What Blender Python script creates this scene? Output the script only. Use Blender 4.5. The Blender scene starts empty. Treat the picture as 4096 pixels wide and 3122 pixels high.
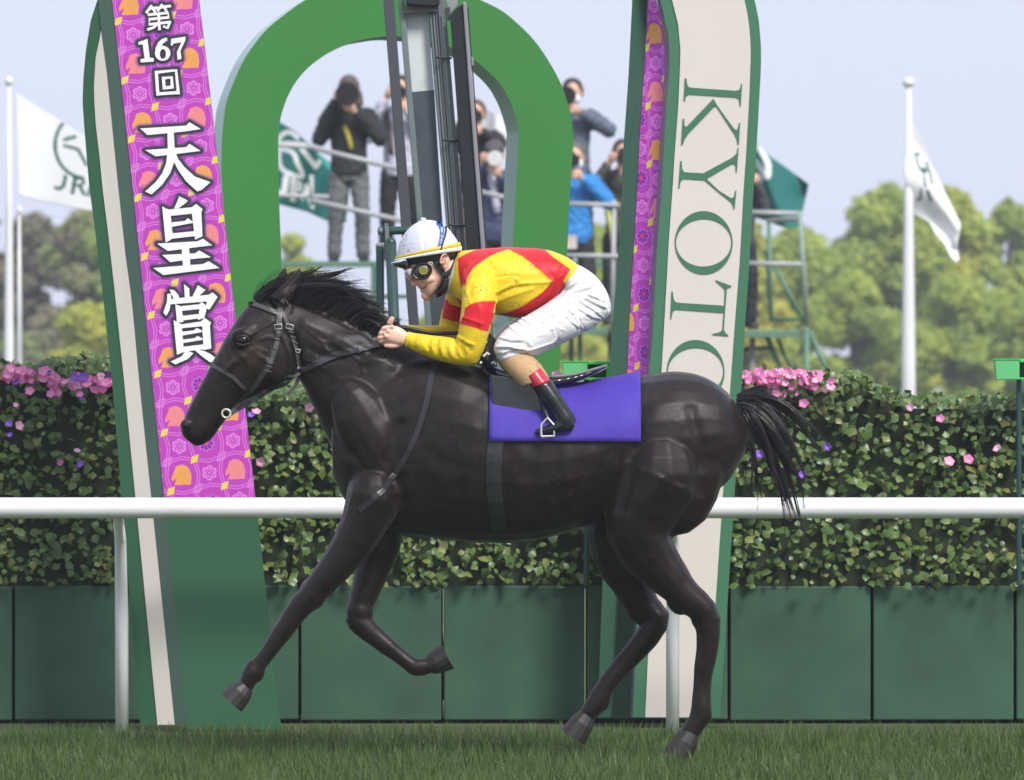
import bpy, bmesh, math, random
import numpy as np
from mathutils import Vector, Matrix, noise
from mathutils.bvhtree import BVHTree

# ------------------------------------------------------------------ camera
scene = bpy.context.scene
COL = scene.collection
D = 34.0            # metres from the camera to the horse
CAM_Z = 1.488
cam_data = bpy.data.cameras.new('camera')
cam_data.sensor_width = 36.0
cam_data.lens = 8500.0 / 1024.0 * 36.0
cam_data.clip_start = 0.5
cam_data.clip_end = 6000.0
cam_data.dof.use_dof = True
cam_data.dof.focus_distance = D - 0.05
cam_data.dof.aperture_fstop = 9.0
cam = bpy.data.objects.new('camera', cam_data)
cam.location = (0, -D, CAM_Z)
cam.rotation_euler = (math.radians(90), 0, 0)
COL.objects.link(cam)
scene.camera = cam

# ------------------------------------------------------------------ light
SUN_EL, SUN_AZ = math.radians(44), math.radians(148)     # azimuth clockwise from +Y
world = bpy.data.worlds.new('World')
scene.world = world
world.use_nodes = True
nt = world.node_tree
nt.nodes.clear()
wo = nt.nodes.new('ShaderNodeOutputWorld')
bg = nt.nodes.new('ShaderNodeBackground')
sky = nt.nodes.new('ShaderNodeTexSky')
sky.sky_type = 'NISHITA'
sky.sun_disc = False
sky.sun_elevation = SUN_EL
sky.sun_rotation = SUN_AZ
sky.air_density = 1.0
sky.dust_density = 2.0
mixn = nt.nodes.new('ShaderNodeMixRGB')       # thin even overcast over the clear sky
mixn.inputs['Fac'].default_value = 0.86
mixn.inputs['Color2'].default_value = (5.6, 6.05, 7.55, 1)
nt.links.new(sky.outputs['Color'], mixn.inputs['Color1'])
nt.links.new(mixn.outputs['Color'], bg.inputs['Color'])
bg.inputs['Strength'].default_value = 0.10
nt.links.new(bg.outputs['Background'], wo.inputs['Surface'])

sd = bpy.data.lights.new('sun', 'SUN')
sd.energy = 2.6
sd.angle = math.radians(16)
sd.color = (1.0, 0.96, 0.90)
sun = bpy.data.objects.new('sun', sd)
d = Vector((math.sin(SUN_AZ) * math.cos(SUN_EL), math.cos(SUN_AZ) * math.cos(SUN_EL), math.sin(SUN_EL)))
sun.rotation_euler = d.to_track_quat('Z', 'Y').to_euler()
sun.location = (20, -20, 40)
COL.objects.link(sun)

scene.view_settings.view_transform = 'Standard'
scene.view_settings.look = 'None'
scene.view_settings.exposure = 0.55
scene.view_settings.gamma = 1.0
scene.view_settings.use_curve_mapping = False
scene.render.engine = 'CYCLES'
scene.cycles.max_bounces = 8
scene.cycles.transparent_max_bounces = 12
scene.cycles.use_denoising = True

random.seed(11)
rng = np.random.default_rng(11)

# ------------------------------------------------------------------ tracing helpers
# tracings are kept in photograph pixels (4096 wide); each gets its own true distance
CR = {1: (0, 0, .45372), 2: (800, 0, .45372), 3: (1600, 0, .45372), 4: (2200, 0, .45372),
      5: (0, 760, .45372), 6: (800, 760, .45372), 7: (1500, 760, .45372), 8: (2200, 760, .45372),
      'A': (3000, 0, .49728), 'B': (3000, 760, .49728), 'P': (1050, 230, .3176), 'R': (1800, 300, .3176),
      'H': (1540, 850, .21429), 'Q': (1100, 700, .2381)}


def cr(k, pts):
    ox, oy, s = CR[k]
    return [(ox + x * s, oy + y * s) for x, y in pts]


def c1(k, x, y):
    ox, oy, s = CR[k]
    return (ox + x * s, oy + y * s)


def S(Y):
    return (Y + D) / 34000.0


def W(p, Y=0.0):
    s = S(Y)
    return Vector(((p[0] - 2048) * s, Y, CAM_Z + (1561 - p[1]) * s))


# ------------------------------------------------------------------ materials
def lin(c):
    return tuple(((v / 255) / 12.92 if v / 255 <= .04045 else ((v / 255 + .055) / 1.055) ** 2.4) for v in c)


MATS = {}


def mat(name, base, rough=.6, nscale=0, namt=0.15, bscale=0, bstr=.2, bdist=.01, metal=0, spec=.5, attr=None,
        coat=0, sheen=0, trans=0, rand=0, ndetail=4, specks=None, sss=0, rvar=None):
    if name in MATS:
        return MATS[name]
    m = bpy.data.materials.new(name)
    m.use_nodes = True
    n = m.node_tree.nodes
    L = m.node_tree.links
    b = n['Principled BSDF']
    b.inputs['Roughness'].default_value = rough
    b.inputs['Metallic'].default_value = metal
    b.inputs['Specular IOR Level'].default_value = spec
    if coat:
        b.inputs['Coat Weight'].default_value = coat
        b.inputs['Coat Roughness'].default_value = .15
    if sheen:
        b.inputs['Sheen Weight'].default_value = sheen
        b.inputs['Sheen Roughness'].default_value = .4
    if sss:
        b.inputs['Subsurface Weight'].default_value = sss
        b.inputs['Subsurface Radius'].default_value = (.012, .005, .003)
        b.inputs['Subsurface Scale'].default_value = 1.0
    tc = n.new('ShaderNodeTexCoord')
    src = None
    if attr:
        a = n.new('ShaderNodeAttribute')
        a.attribute_name = attr
        src = a.outputs['Color']
    else:
        r = n.new('ShaderNodeRGB')
        r.outputs[0].default_value = (*base[:3], 1)
        src = r.outputs[0]
    if nscale:
        t = n.new('ShaderNodeTexNoise')
        t.inputs['Scale'].default_value = nscale
        t.inputs['Detail'].default_value = ndetail
        L.new(tc.outputs['Object'], t.inputs['Vector'])
        mr = n.new('ShaderNodeMapRange')
        mr.inputs['From Min'].default_value = .25
        mr.inputs['From Max'].default_value = .75
        mr.inputs['To Min'].default_value = 1 - namt
        mr.inputs['To Max'].default_value = 1 + namt
        L.new(t.outputs['Fac'], mr.inputs['Value'])
        mx = n.new('ShaderNodeMixRGB')
        mx.blend_type = 'MULTIPLY'
        mx.inputs['Fac'].default_value = 1
        L.new(src, mx.inputs['Color1'])
        L.new(mr.outputs['Result'], mx.inputs['Color2'])
        src = mx.outputs['Color']
    if specks:                       # splashes of dried mud: (scale, threshold, colour)
        t = n.new('ShaderNodeTexNoise')
        t.inputs['Scale'].default_value = specks[0]
        t.inputs['Detail'].default_value = 2
        L.new(tc.outputs['Object'], t.inputs['Vector'])
        t2 = n.new('ShaderNodeTexNoise')
        t2.inputs['Scale'].default_value = specks[0] / 14
        L.new(tc.outputs['Object'], t2.inputs['Vector'])
        mu = n.new('ShaderNodeMath')
        mu.operation = 'MULTIPLY_ADD'
        mu.inputs[1].default_value = .45
        L.new(t2.outputs['Fac'], mu.inputs[0])
        L.new(t.outputs['Fac'], mu.inputs[2])
        mr = n.new('ShaderNodeMapRange')
        mr.inputs['From Min'].default_value = specks[1]
        mr.inputs['From Max'].default_value = specks[1] + .05
        L.new(mu.outputs[0], mr.inputs['Value'])
        mx = n.new('ShaderNodeMixRGB')
        mx.inputs['Color2'].default_value = (*specks[2], 1)
        L.new(mr.outputs['Result'], mx.inputs['Fac'])
        L.new(src, mx.inputs['Color1'])
        src = mx.outputs['Color']
    if rand:
        oi = n.new('ShaderNodeObjectInfo')
        mr = n.new('ShaderNodeMapRange')
        mr.inputs['To Min'].default_value = 1 - rand
        mr.inputs['To Max'].default_value = 1 + rand
        L.new(oi.outputs['Random'], mr.inputs['Value'])
        mx = n.new('ShaderNodeMixRGB')
        mx.blend_type = 'MULTIPLY'
        mx.inputs['Fac'].default_value = 1
        L.new(src, mx.inputs['Color1'])
        L.new(mr.outputs['Result'], mx.inputs['Color2'])
        src = mx.outputs['Color']
    if rvar:                         # uneven gloss: (scale, low, high)
        t = n.new('ShaderNodeTexNoise')
        t.inputs['Scale'].default_value = rvar[0]
        t.inputs['Detail'].default_value = 8
        L.new(tc.outputs['Object'], t.inputs['Vector'])
        mr = n.new('ShaderNodeMapRange')
        mr.inputs['From Min'].default_value = .3
        mr.inputs['From Max'].default_value = .7
        mr.inputs['To Min'].default_value = rvar[1]
        mr.inputs['To Max'].default_value = rvar[2]
        L.new(t.outputs['Fac'], mr.inputs['Value'])
        L.new(mr.outputs['Result'], b.inputs['Roughness'])
    L.new(src, b.inputs['Base Color'])
    if trans:
        tr = n.new('ShaderNodeBsdfTranslucent')
        L.new(src, tr.inputs['Color'])
        ms = n.new('ShaderNodeMixShader')
        ms.inputs['Fac'].default_value = trans
        L.new(b.outputs['BSDF'], ms.inputs[1])
        L.new(tr.outputs['BSDF'], ms.inputs[2])
        L.new(ms.outputs['Shader'], n['Material Output'].inputs['Surface'])
    if bscale:
        t = n.new('ShaderNodeTexNoise')
        t.inputs['Scale'].default_value = bscale
        t.inputs['Detail'].default_value = 5
        L.new(tc.outputs['Object'], t.inputs['Vector'])
        bp = n.new('ShaderNodeBump')
        bp.inputs['Strength'].default_value = bstr
        bp.inputs['Distance'].default_value = bdist
        L.new(t.outputs['Fac'], bp.inputs['Height'])
        L.new(bp.outputs['Normal'], b.inputs['Normal'])
    MATS[name] = m
    return m


# ------------------------------------------------------------------ object helpers
def tag(o, label=None, cat=None, group=None, kind=None):
    if label:
        o['label'] = label
    if cat:
        o['category'] = cat
    if group:
        o['group'] = group
    if kind:
        o['kind'] = kind
    return o


def empty(name, loc, label, cat, group=None):
    o = bpy.data.objects.new(name, None)
    COL.objects.link(o)
    o.location = loc
    o.empty_display_size = .1
    return tag(o, label, cat, group)


class MB:
    """collects shapes in world space; build() links them as one mesh object"""

    def __init__(self):
        self.v = []
        self.f = []

    def add(self, vs, fs):
        n = len(self.v)
        self.v.extend([tuple(v) for v in vs])
        self.f.extend([tuple(i + n for i in f) for f in fs])
        return self

    def box(self, c, size, rz=0.0):
        x, y, z = [s / 2 for s in size]
        vs = [(-x, -y, -z), (x, -y, -z), (x, y, -z), (-x, y, -z), (-x, -y, z), (x, -y, z), (x, y, z), (-x, y, z)]
        cz, sz = math.cos(rz), math.sin(rz)
        vs = [(c[0] + a * cz - b * sz, c[1] + a * sz + b * cz, c[2] + e) for a, b, e in vs]
        return self.add(vs, [(0, 3, 2, 1), (4, 5, 6, 7), (0, 1, 5, 4), (1, 2, 6, 5), (2, 3, 7, 6), (3, 0, 4, 7)])

    def prism(self, pts, t):
        """planar outline of world points extruded by vector t"""
        n = len(pts)
        t = Vector(t)
        vs = [Vector(p) for p in pts] + [Vector(p) + t for p in pts]
        nrm = Vector((0, 0, 0))
        for i in range(n):
            nrm += Vector(pts[i]).cross(Vector(pts[(i + 1) % n]))
        if nrm.dot(t) > 0:
            vs = [Vector(p) for p in reversed(pts)] + [Vector(p) + t for p in reversed(pts)]
        fs = [tuple(range(n)), tuple(range(2 * n - 1, n - 1, -1))]
        fs += [(i, i + n, (i + 1) % n + n, (i + 1) % n) for i in range(n)]
        return self.add(vs, fs)

    def tube(self, pts, r, n=8, cap=True, flat=1.0):
        pts = [Vector(p) for p in pts]
        rs = r if isinstance(r, (list, tuple)) else [r] * len(pts)
        rings = []
        up = Vector((0, 1, 0))
        for i, p in enumerate(pts):
            a = pts[max(0, i - 1)]
            b = pts[min(len(pts) - 1, i + 1)]
            t = (b - a)
            if t.length < 1e-9:
                t = Vector((0, 0, 1))
            t.normalize()
            u = up - t * up.dot(t)
            if u.length < .05:
                u = Vector((1, 0, 0)) - t * t.x
            u.normalize()
            w = t.cross(u)
            rings.append([p + u * (math.cos(k * 2 * math.pi / n) * rs[i] * flat) + w * (math.sin(k * 2 * math.pi / n) * rs[i])
                          for k in range(n)])
        return self.loft(rings, cap)

    def loft(self, rings, cap=True):
        n = len(rings[0])
        vs = [v for r in rings for v in r]
        fs = []
        for i in range(len(rings) - 1):
            for k in range(n):
                a, b = i * n + k, i * n + (k + 1) % n
                fs.append((a, b, b + n, a + n))
        if cap:
            fs.append(tuple(range(n - 1, -1, -1)))
            m = (len(rings) - 1) * n
            fs.append(tuple(range(m, m + n)))
        return self.add(vs, fs)

    def ball(self, c, r, nu=14, nv=9, axes=None):
        c = Vector(c)
        if not isinstance(r, (tuple, list)):
            r = (r, r, r)
        ax = axes or (Vector((1, 0, 0)), Vector((0, 1, 0)), Vector((0, 0, 1)))
        rings = []
        for j in range(nv + 1):
            th = math.pi * (j + .02) / (nv + .04)
            rings.append([c + ax[0] * (r[0] * math.sin(th) * math.cos(2 * math.pi * k / nu)) +
                          ax[1] * (r[1] * math.sin(th) * math.sin(2 * math.pi * k / nu)) + ax[2] * (r[2] * math.cos(th))
                          for k in range(nu)])
        return self.loft(rings)

    def ribs(self, rows, sub=4, n=24, p=2.0):
        """organic loft: rows of (front point px, back point px, half width m, centre depth m)"""
        rows = [(r[0], r[1], r[2], r[3] if len(r) > 3 else 0.0) for r in rows]
        a = np.array([[r[0][0], r[0][1], r[1][0], r[1][1], r[2], r[3]] for r in rows], float)
        out = []
        m = len(a)
        for i in range(m - 1):
            p0, p1, p2, p3 = a[max(0, i - 1)], a[i], a[i + 1], a[min(m - 1, i + 2)]
            for k in range(sub):
                t = k / sub
                out.append(.5 * ((2 * p1) + (-p0 + p2) * t + (2 * p0 - 5 * p1 + 4 * p2 - p3) * t * t +
                                 (-p0 + 3 * p1 - 3 * p2 + p3) * t ** 3))
        out.append(a[-1])
        rings = []
        for q in out:
            A, B = W((q[0], q[1])), W((q[2], q[3]))
            c = (A + B) / 2
            u = (A - B) / 2
            c.y = q[5]
            ring = []
            for k in range(n):
                th = 2 * math.pi * k / n
                co, si = math.cos(th), math.sin(th)
                co = math.copysign(abs(co) ** (2 / p), co)
                si = math.copysign(abs(si) ** (2 / p), si)
                ring.append(c + u * co + Vector((0, 1, 0)) * (max(q[4], .002) * si))
            rings.append(ring)
        return self.loft(rings)

    def limb(self, pts, rs, sub=4, n=14):
        """tapered limb through world points"""
        a = np.array([[*p, r] for p, r in zip(pts, rs)], float)
        out = []
        m = len(a)
        for i in range(m - 1):
            p0, p1, p2, p3 = a[max(0, i - 1)], a[i], a[i + 1], a[min(m - 1, i + 2)]
            for k in range(sub):
                t = k / sub
                out.append(.5 * ((2 * p1) + (-p0 + p2) * t + (2 * p0 - 5 * p1 + 4 * p2 - p3) * t * t +
                                 (-p0 + 3 * p1 - 3 * p2 + p3) * t ** 3))
        out.append(a[-1])
        self.tube([q[:3] for q in out], [max(.002, q[3]) for q in out], n)
        self.ball(a[0][:3], a[0][3] * .98, n, 8)
        return self.ball(a[-1][:3], a[-1][3] * .98, n, 8)

    def mesh(self, name):
        me = bpy.data.meshes.new(name)
        me.from_pydata(self.v, [], self.f)
        me.update()
        return me

    def build(self, name, m, parent=None, smooth=False, bevel=0, origin=None):
        """links the shapes as ONE object; its origin is the parent's place, else the middle of its foot"""
        if parent is not None:
            o0 = parent.matrix_world.translation if False else world_loc(parent)
        elif origin is not None:
            o0 = Vector(origin)
        else:
            a = np.array(self.v)
            o0 = Vector(((a[:, 0].min() + a[:, 0].max()) / 2, (a[:, 1].min() + a[:, 1].max()) / 2, a[:, 2].min()))
        me = bpy.data.meshes.new(name)
        me.from_pydata([(v[0] - o0.x, v[1] - o0.y, v[2] - o0.z) for v in self.v], [], self.f)
        me.update()
        return link(name, me, m, parent, smooth, bevel, None if parent is not None else o0)


def world_loc(o):
    v = Vector(o.location)
    while o.parent:
        o = o.parent
        v = v + Vector(o.location)
    return v


def link(name, me, m, parent=None, smooth=False, bevel=0, loc=None):
    ob = bpy.data.objects.new(name, me)
    COL.objects.link(ob)
    ob.parent = parent
    if loc is not None:
        ob.location = loc
    if m is not None and not me.materials:
        for q in (m if isinstance(m, (list, tuple)) else [m]):
            me.materials.append(q)
    if smooth:
        me.polygons.foreach_set('use_smooth', np.ones(len(me.polygons), bool))
    if bevel:
        b = ob.modifiers.new('bevel', 'BEVEL')
        b.width = bevel
        b.segments = 2
        b.limit_method = 'ANGLE'
    return ob


def organic(mb, voxel, smooth=6, disp=None):
    """fuses overlapping closed shapes into one continuous skin; returns (verts, faces) in world space"""
    me = mb.mesh('tmp')
    ob = bpy.data.objects.new('tmp', me)
    COL.objects.link(ob)
    r = ob.modifiers.new('r', 'REMESH')
    r.mode = 'VOXEL'
    r.voxel_size = voxel
    r.adaptivity = 0
    dg = bpy.context.evaluated_depsgraph_get()
    m2 = bpy.data.meshes.new_from_object(ob.evaluated_get(dg))
    bpy.data.objects.remove(ob)
    bpy.data.meshes.remove(me)
    co = np.empty(len(m2.vertices) * 3)
    m2.vertices.foreach_get('co', co)
    co = co.reshape(-1, 3)
    ed = np.empty(len(m2.edges) * 2, int)
    m2.edges.foreach_get('vertices', ed)
    ed = ed.reshape(-1, 2)
    deg = np.bincount(ed.ravel(), minlength=len(co)).astype(float)[:, None]
    for k in range(smooth):
        for lam in (.6, -.57):
            acc = np.stack([np.bincount(ed[:, 0], co[ed[:, 1], j], len(co)) + np.bincount(ed[:, 1], co[ed[:, 0], j], len(co))
                            for j in range(3)], 1)
            co = co + lam * (acc / deg - co)
    m2.vertices.foreach_set('co', co.ravel())
    m2.update()
    if disp is not None:
        no = np.empty(len(co) * 3)
        m2.vertices.foreach_get('normal', no)
        no = no.reshape(-1, 3)
        co = co + no * disp(co, no)[:, None]
        m2.vertices.foreach_set('co', co.ravel())
        m2.update()
    return m2, co


def place_mesh(name, me, co, m, parent, attr_col=None, loc=None):
    o0 = world_loc(parent) if parent is not None else (Vector(loc) if loc else Vector((0, 0, 0)))
    c2 = co - np.array(o0)
    me.vertices.foreach_set('co', c2.ravel())
    me.update()
    me.name = name
    if attr_col is not None:
        a = me.color_attributes.new('col', 'FLOAT_COLOR', 'POINT')
        rgba = np.ones((len(co), 4), np.float32)
        rgba[:, :3] = attr_col
        a.data.foreach_set('color', rgba.ravel())
    me.materials.clear()
    return link(name, me, m, parent, True, loc=None if parent is not None else o0)


def to_px(co):
    s = (co[:, 1] + D) / 34000.0
    return np.stack([co[:, 0] / s + 2048, 1561 - (co[:, 2] - CAM_Z) / s], 1)


def side_px(co):
    """plain side view in millimetres of the horse plane (no perspective)"""
    return np.stack([co[:, 0] / .001 + 2048, 1561 - (co[:, 2] - CAM_Z) / .001], 1)


def poly_sd(P, poly):
    """signed distance of points P to a polygon (negative inside)"""
    poly = np.array(poly, float)
    n = len(poly)
    dmin = np.full(len(P), 1e18)
    inside = np.zeros(len(P), bool)
    for i in range(n):
        a, b = poly[i], poly[(i + 1) % n]
        e = b - a
        w = P - a
        t = np.clip((w @ e) / (e @ e + 1e-12), 0, 1)
        q = w - t[:, None] * e
        dmin = np.minimum(dmin, (q * q).sum(1))
        c = ((a[1] <= P[:, 1]) != (b[1] <= P[:, 1]))
        xi = a[0] + (P[:, 1] - a[1]) * e[0] / (e[1] if abs(e[1]) > 1e-9 else 1e-9)
        inside ^= c & (P[:, 0] < xi)
    dd = np.sqrt(dmin)
    return np.where(inside, -dd, dd)


def line_d(P, pts):
    dmin = np.full(len(P), 1e18)
    pts = np.array(pts, float)
    for i in range(len(pts) - 1):
        a, b = pts[i], pts[i + 1]
        e = b - a
        w = P - a
        t = np.clip((w @ e) / (e @ e + 1e-12), 0, 1)
        q = w - t[:, None] * e
        dmin = np.minimum(dmin, (q * q).sum(1))
    return np.sqrt(dmin)


def resample(pts, step):
    pts = [Vector(p) for p in pts]
    out = [pts[0]]
    for a, b in zip(pts[:-1], pts[1:]):
        k = max(1, int((b - a).length / step))
        for i in range(1, k + 1):
            out.append(a.lerp(b, i / k))
    return out


def smooth_path(pts, sub=6):
    a = [np.array(p, float) for p in pts]
    out = []
    m = len(a)
    for i in range(m - 1):
        p0, p1, p2, p3 = a[max(0, i - 1)], a[i], a[i + 1], a[min(m - 1, i + 2)]
        for k in range(sub):
            t = k / sub
            out.append(tuple(.5 * ((2 * p1) + (-p0 + p2) * t + (2 * p0 - 5 * p1 + 4 * p2 - p3) * t * t +
                                   (-p0 + 3 * p1 - 3 * p2 + p3) * t ** 3)))
    out.append(tuple(a[-1]))
    return out


def ribbon(mb, px, width, bvh, yfall, off=.003, thick=.004):
    """strap lying on a surface: px path, width px; finds the surface along the depth axis"""
    path = smooth_path(px, 5)
    n = len(path)
    ws = width if isinstance(width, (list, tuple)) else [width, width]
    rows = []
    last = yfall
    for i in range(n):
        a, b = Vector(path[max(0, i - 1)]), Vector(path[min(n - 1, i + 1)])
        t = (b - a).normalized()
        q = Vector((-t.y, t.x))
        w = ws[0] + (ws[-1] - ws[0]) * i / (n - 1)
        row = []
        for s_ in (-1, 0, 1):
            p = Vector(path[i]) + q * (w / 2 * s_)
            y = None
            if bvh:
                o = W((p.x, p.y))
                h = bvh.ray_cast(Vector((o.x, -2, o.z)), Vector((0, 1, 0)))
                if h[0] is not None and h[0].y < .02:
                    y = h[0].y
            row.append([p, y])
        ys = [r[1] for r in row if r[1] is not None]
        if ys:
            last = min(ys) * .5 + sum(ys) / len(ys) * .5
        rows.append((row, last if ys else None))
    known = [(i, r[1]) for i, r in enumerate(rows) if r[1] is not None]
    vs, fs = [], []
    for i, (row, y) in enumerate(rows):
        if y is None:
            y = min(known, key=lambda k: abs(k[0] - i))[1] if known else yfall
        for (p, yy) in row:
            yq = (yy if yy is not None and abs(yy - y) < .03 else y) - off
            v = W((p.x, p.y))
            vs.append((v.x, yq - thick, v.z))
            vs.append((v.x, yq + thick * .5, v.z))
    for i in range(n - 1):
        o = i * 6
        q = o + 6
        fs += [(o, o + 2, q + 2, q), (o + 2, o + 4, q + 4, q + 2), (o + 1, q + 1, q + 3, o + 3), (o + 3, q + 3, q + 5, o + 5),
               (o, q, q + 1, o + 1), (o + 4, o + 5, q + 5, q + 4)]
    fs += [(0, 1, 3, 2), (2, 3, 5, 4)]
    o = (n - 1) * 6
    fs += [(o, o + 2, o + 3, o + 1), (o + 2, o + 4, o + 5, o + 3)]
    return mb.add(vs, fs)
# ================================================================== large structure
# ---- ground
def sheet(name, x0, x1, y0, y1, z, m, nx=2, ny=2):
    vs = [(x0 + (x1 - x0) * i / nx, y0 + (y1 - y0) * j / ny, 0) for j in range(ny + 1) for i in range(nx + 1)]
    fs = [(j * (nx + 1) + i, j * (nx + 1) + i + 1, (j + 1) * (nx + 1) + i + 1, (j + 1) * (nx + 1) + i)
          for j in range(ny) for i in range(nx)]
    me = bpy.data.meshes.new(name)
    me.from_pydata(vs, [], fs)
    o = link(name, me, m, loc=Vector((0, 0, z)))
    return tag(o, kind='structure')


M_TURF = mat('turf', (.055, .085, .022), .9, nscale=3.0, namt=.35, bscale=60, bstr=.6, bdist=.02, ndetail=8)
sheet('ground', -420, 420, -60, 430, -.004, mat('infield_grass', (.07, .09, .03), .95, nscale=.4, namt=.3), 8, 8)
sheet('turf_track', -60, 60, -28, 3.2, .0, M_TURF, 8, 8)

# grass blades over the track where the horse gallops
gv, gf = [], []
for k in range(26000):
    x = rng.uniform(-2.5, 2.5)
    y = rng.uniform(-3.0, 2.6)
    h = rng.uniform(.03, .09)
    w = rng.uniform(.002, .005)
    a = rng.uniform(0, math.pi)
    lx, ly = rng.normal(0, .02, 2)
    n = len(gv)
    gv += [(x - w * math.cos(a), y - w * math.sin(a), 0), (x + w * math.cos(a), y + w * math.sin(a), 0),
           (x + lx, y + ly, h)]
    gf.append((n, n + 1, n + 2))
me = bpy.data.meshes.new('grass')
me.from_pydata(gv, [], gf)
go = link('grass', me, mat('grass_blade', (.07, .12, .025), .6, nscale=2.5, namt=.4, trans=.25))
tag(go, 'short green turf grass blades on the racing track under the horse', 'grass', kind='stuff')

# ---- paints
P_GREEN = mat('arch_green_paint', (.038, .205, .036), .38, nscale=1.3, namt=.05, bscale=14, bstr=.05, bdist=.004)
P_PALE = mat('arch_edge_paint', (.42, .58, .51), .45, nscale=2, namt=.05)
P_DGREEN = mat('dark_green_paint', (.026, .105, .048), .42, nscale=2, namt=.05)
P_SIGNGREEN = mat('sign_green_paint', (.045, .165, .082), .45, nscale=2, namt=.05)
P_SLAB = mat('grey_green_metal', (.078, .140, .108), .32, nscale=2, namt=.08)
P_BEIGE = mat('beige_panel', (.64, .585, .525), .6, nscale=1.5, namt=.03)
P_WHITE = mat('white_print', (.86, .87, .90), .55, nscale=5, namt=.02)

# ---- patterned festival banner print
HEAD = [(-60, -80), (-10, -97), (25, -88), (52, -68), (70, -35), (78, 15), (72, 78), (-75, 85), (-50, 20), (-92, 52), (-98, 20), (-72, -40)]


def petal_field(q, n, rad, rot=0.0):
    """distance field of a drawn blossom: (outline mask, petal index field)"""
    r = np.hypot(q[:, 0], q[:, 1])
    th = np.arctan2(q[:, 1], q[:, 0]) + rot
    lob = rad * (.78 + .22 * np.abs(np.cos(th * n / 2)))
    return r, th, lob


def pattern_colour(P, org, ex, ey, sx=1.0):
    M = np.array([[ex[0], ey[0]], [ex[1], ey[1]]], float)
    ab = (np.linalg.inv(M) @ (P - np.array(org)).T).T
    base = np.array(lin((203, 66, 196)))
    line = np.array(lin((243, 146, 240)))
    C = np.tile(base, (len(P), 1))
    i = np.round(ab[:, 0]).astype(int)
    j = np.round(ab[:, 1]).astype(int)
    ctr = np.array(org) + i[:, None] * np.array(ex, float) + j[:, None] * np.array(ey, float)
    q = (P - ctr)
    q[:, 0] /= sx
    la, lb = ab[:, 0] - i, ab[:, 1] - j
    even = ((i + j) % 2 == 0)
    sgn = np.where(even, 1.0, -1.0)
    # bent double lines of the lattice
    bend_h = .10 * (1 - 2 * np.abs(la)) * sgn
    bend_v = .10 * (1 - 2 * np.abs(lb)) * sgn
    dh = np.abs(np.abs(lb) - (.5 - bend_h)) * 258
    dv = np.abs(np.abs(la) - (.5 - bend_v)) * 238
    for dd in (dh, dv):
        C[np.abs(dd - 11) < 3.4] = line
    # blossoms
    r, th, lob = petal_field(q, 6, 68, .5)
    fl = even & (r < lob)
    rim = fl & (np.abs(r - lob + 8) < 8)
    C[rim] = line
    C[fl & (r < 50) & (np.abs(np.sin(th * 3)) * r < 5)] = line
    C[fl & (np.abs(r - 34) < 3.5)] = line
    vio = (~even) & (i % 2 != 0)
    r2, th2, lob2 = petal_field(q, 8, 72)
    vf = vio & (r2 < lob2)
    C[vf & (r2 > lob2 - 6)] = line
    C[vf & (r2 > 20) & (r2 < 60) & (np.abs(np.cos(th2 * 4)) > .55)] = np.array(lin((120, 50, 180)))
    C[vio & (r2 < 16)] = np.array(lin((255, 75, 70)))
    # horse heads
    hs = (~even) & (i % 2 == 0)
    if hs.any():
        idx = np.where(hs)[0]
        sd_ = poly_sd(q[idx], HEAD)
        inn = idx[sd_ < 0]
        kind = ((j[inn] + 1) // 2 + i[inn] // 2) % 2
        C[inn] = np.where((kind == 0)[:, None], np.array(lin((255, 174, 92))), np.array(lin((255, 148, 150))))
        qq = q[inn]
        hair = (qq[:, 0] > -20) & (np.abs(((qq[:, 0] * .9 + qq[:, 1] * .25) % 34) - 17) < 2.5) & (qq[:, 1] > -60 + qq[:, 0] * .6)
        C[inn[hair]] *= .86
    # diamonds on every other corner
    ca, cb = np.floor(ab[:, 0]) + .5, np.floor(ab[:, 1]) + .5
    cc = np.array(org) + ca[:, None] * np.array(ex, float) + cb[:, None] * np.array(ey, float)
    q = P - cc
    q[:, 0] /= sx
    sd_ = poly_sd(q, [(37, -45), (24, 19), (-34, 39), (-23, -25)])
    odd = (np.round(ca + cb).astype(int) % 2 != 0)
    C[(sd_ < 0) & odd] = np.array(lin((250, 226, 88)))
    C[(np.abs(sd_) < 4) & ~odd] = line
    return C * .76


def grid_print(name, left, right, y0, y1, Yf, step, colour, m, parent, thick=.004):
    """printed sheet between two edge lines (px), colours stored per vertex like ink"""
    left, right = np.array(left, float), np.array(right, float)
    nv = int((y1 - y0) / step) + 1
    ys = np.linspace(y0, y1, nv)
    lx = np.interp(ys, left[:, 1], left[:, 0])
    rx = np.interp(ys, right[:, 1], right[:, 0])
    nu = int((rx - lx).max() / step) + 2
    t = np.linspace(0, 1, nu)
    X = lx[:, None] * (1 - t) + rx[:, None] * t
    Yp = np.repeat(ys[:, None], nu, 1)
    P = np.stack([X.ravel(), Yp.ravel()], 1)
    C = colour(P)
    Yw = Yf(P)
    s = (Yw + D) / 34000.0
    co = np.stack([(P[:, 0] - 2048) * s, Yw, CAM_Z + (1561 - P[:, 1]) * s], 1)
    idx = np.arange(nv * nu).reshape(nv, nu)
    fs = np.stack([idx[:-1, :-1], idx[1:, :-1], idx[1:, 1:], idx[:-1, 1:]], -1).reshape(-1, 4)
    me = bpy.data.meshes.new(name)
    me.from_pydata(co.tolist(), [], fs.tolist())
    return place_mesh(name, me, co, m, parent, C)


M_PRINT = mat('printed_vinyl', (1, 1, 1), .5, attr='col', bscale=25, bstr=.04, bdist=.003)

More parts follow.
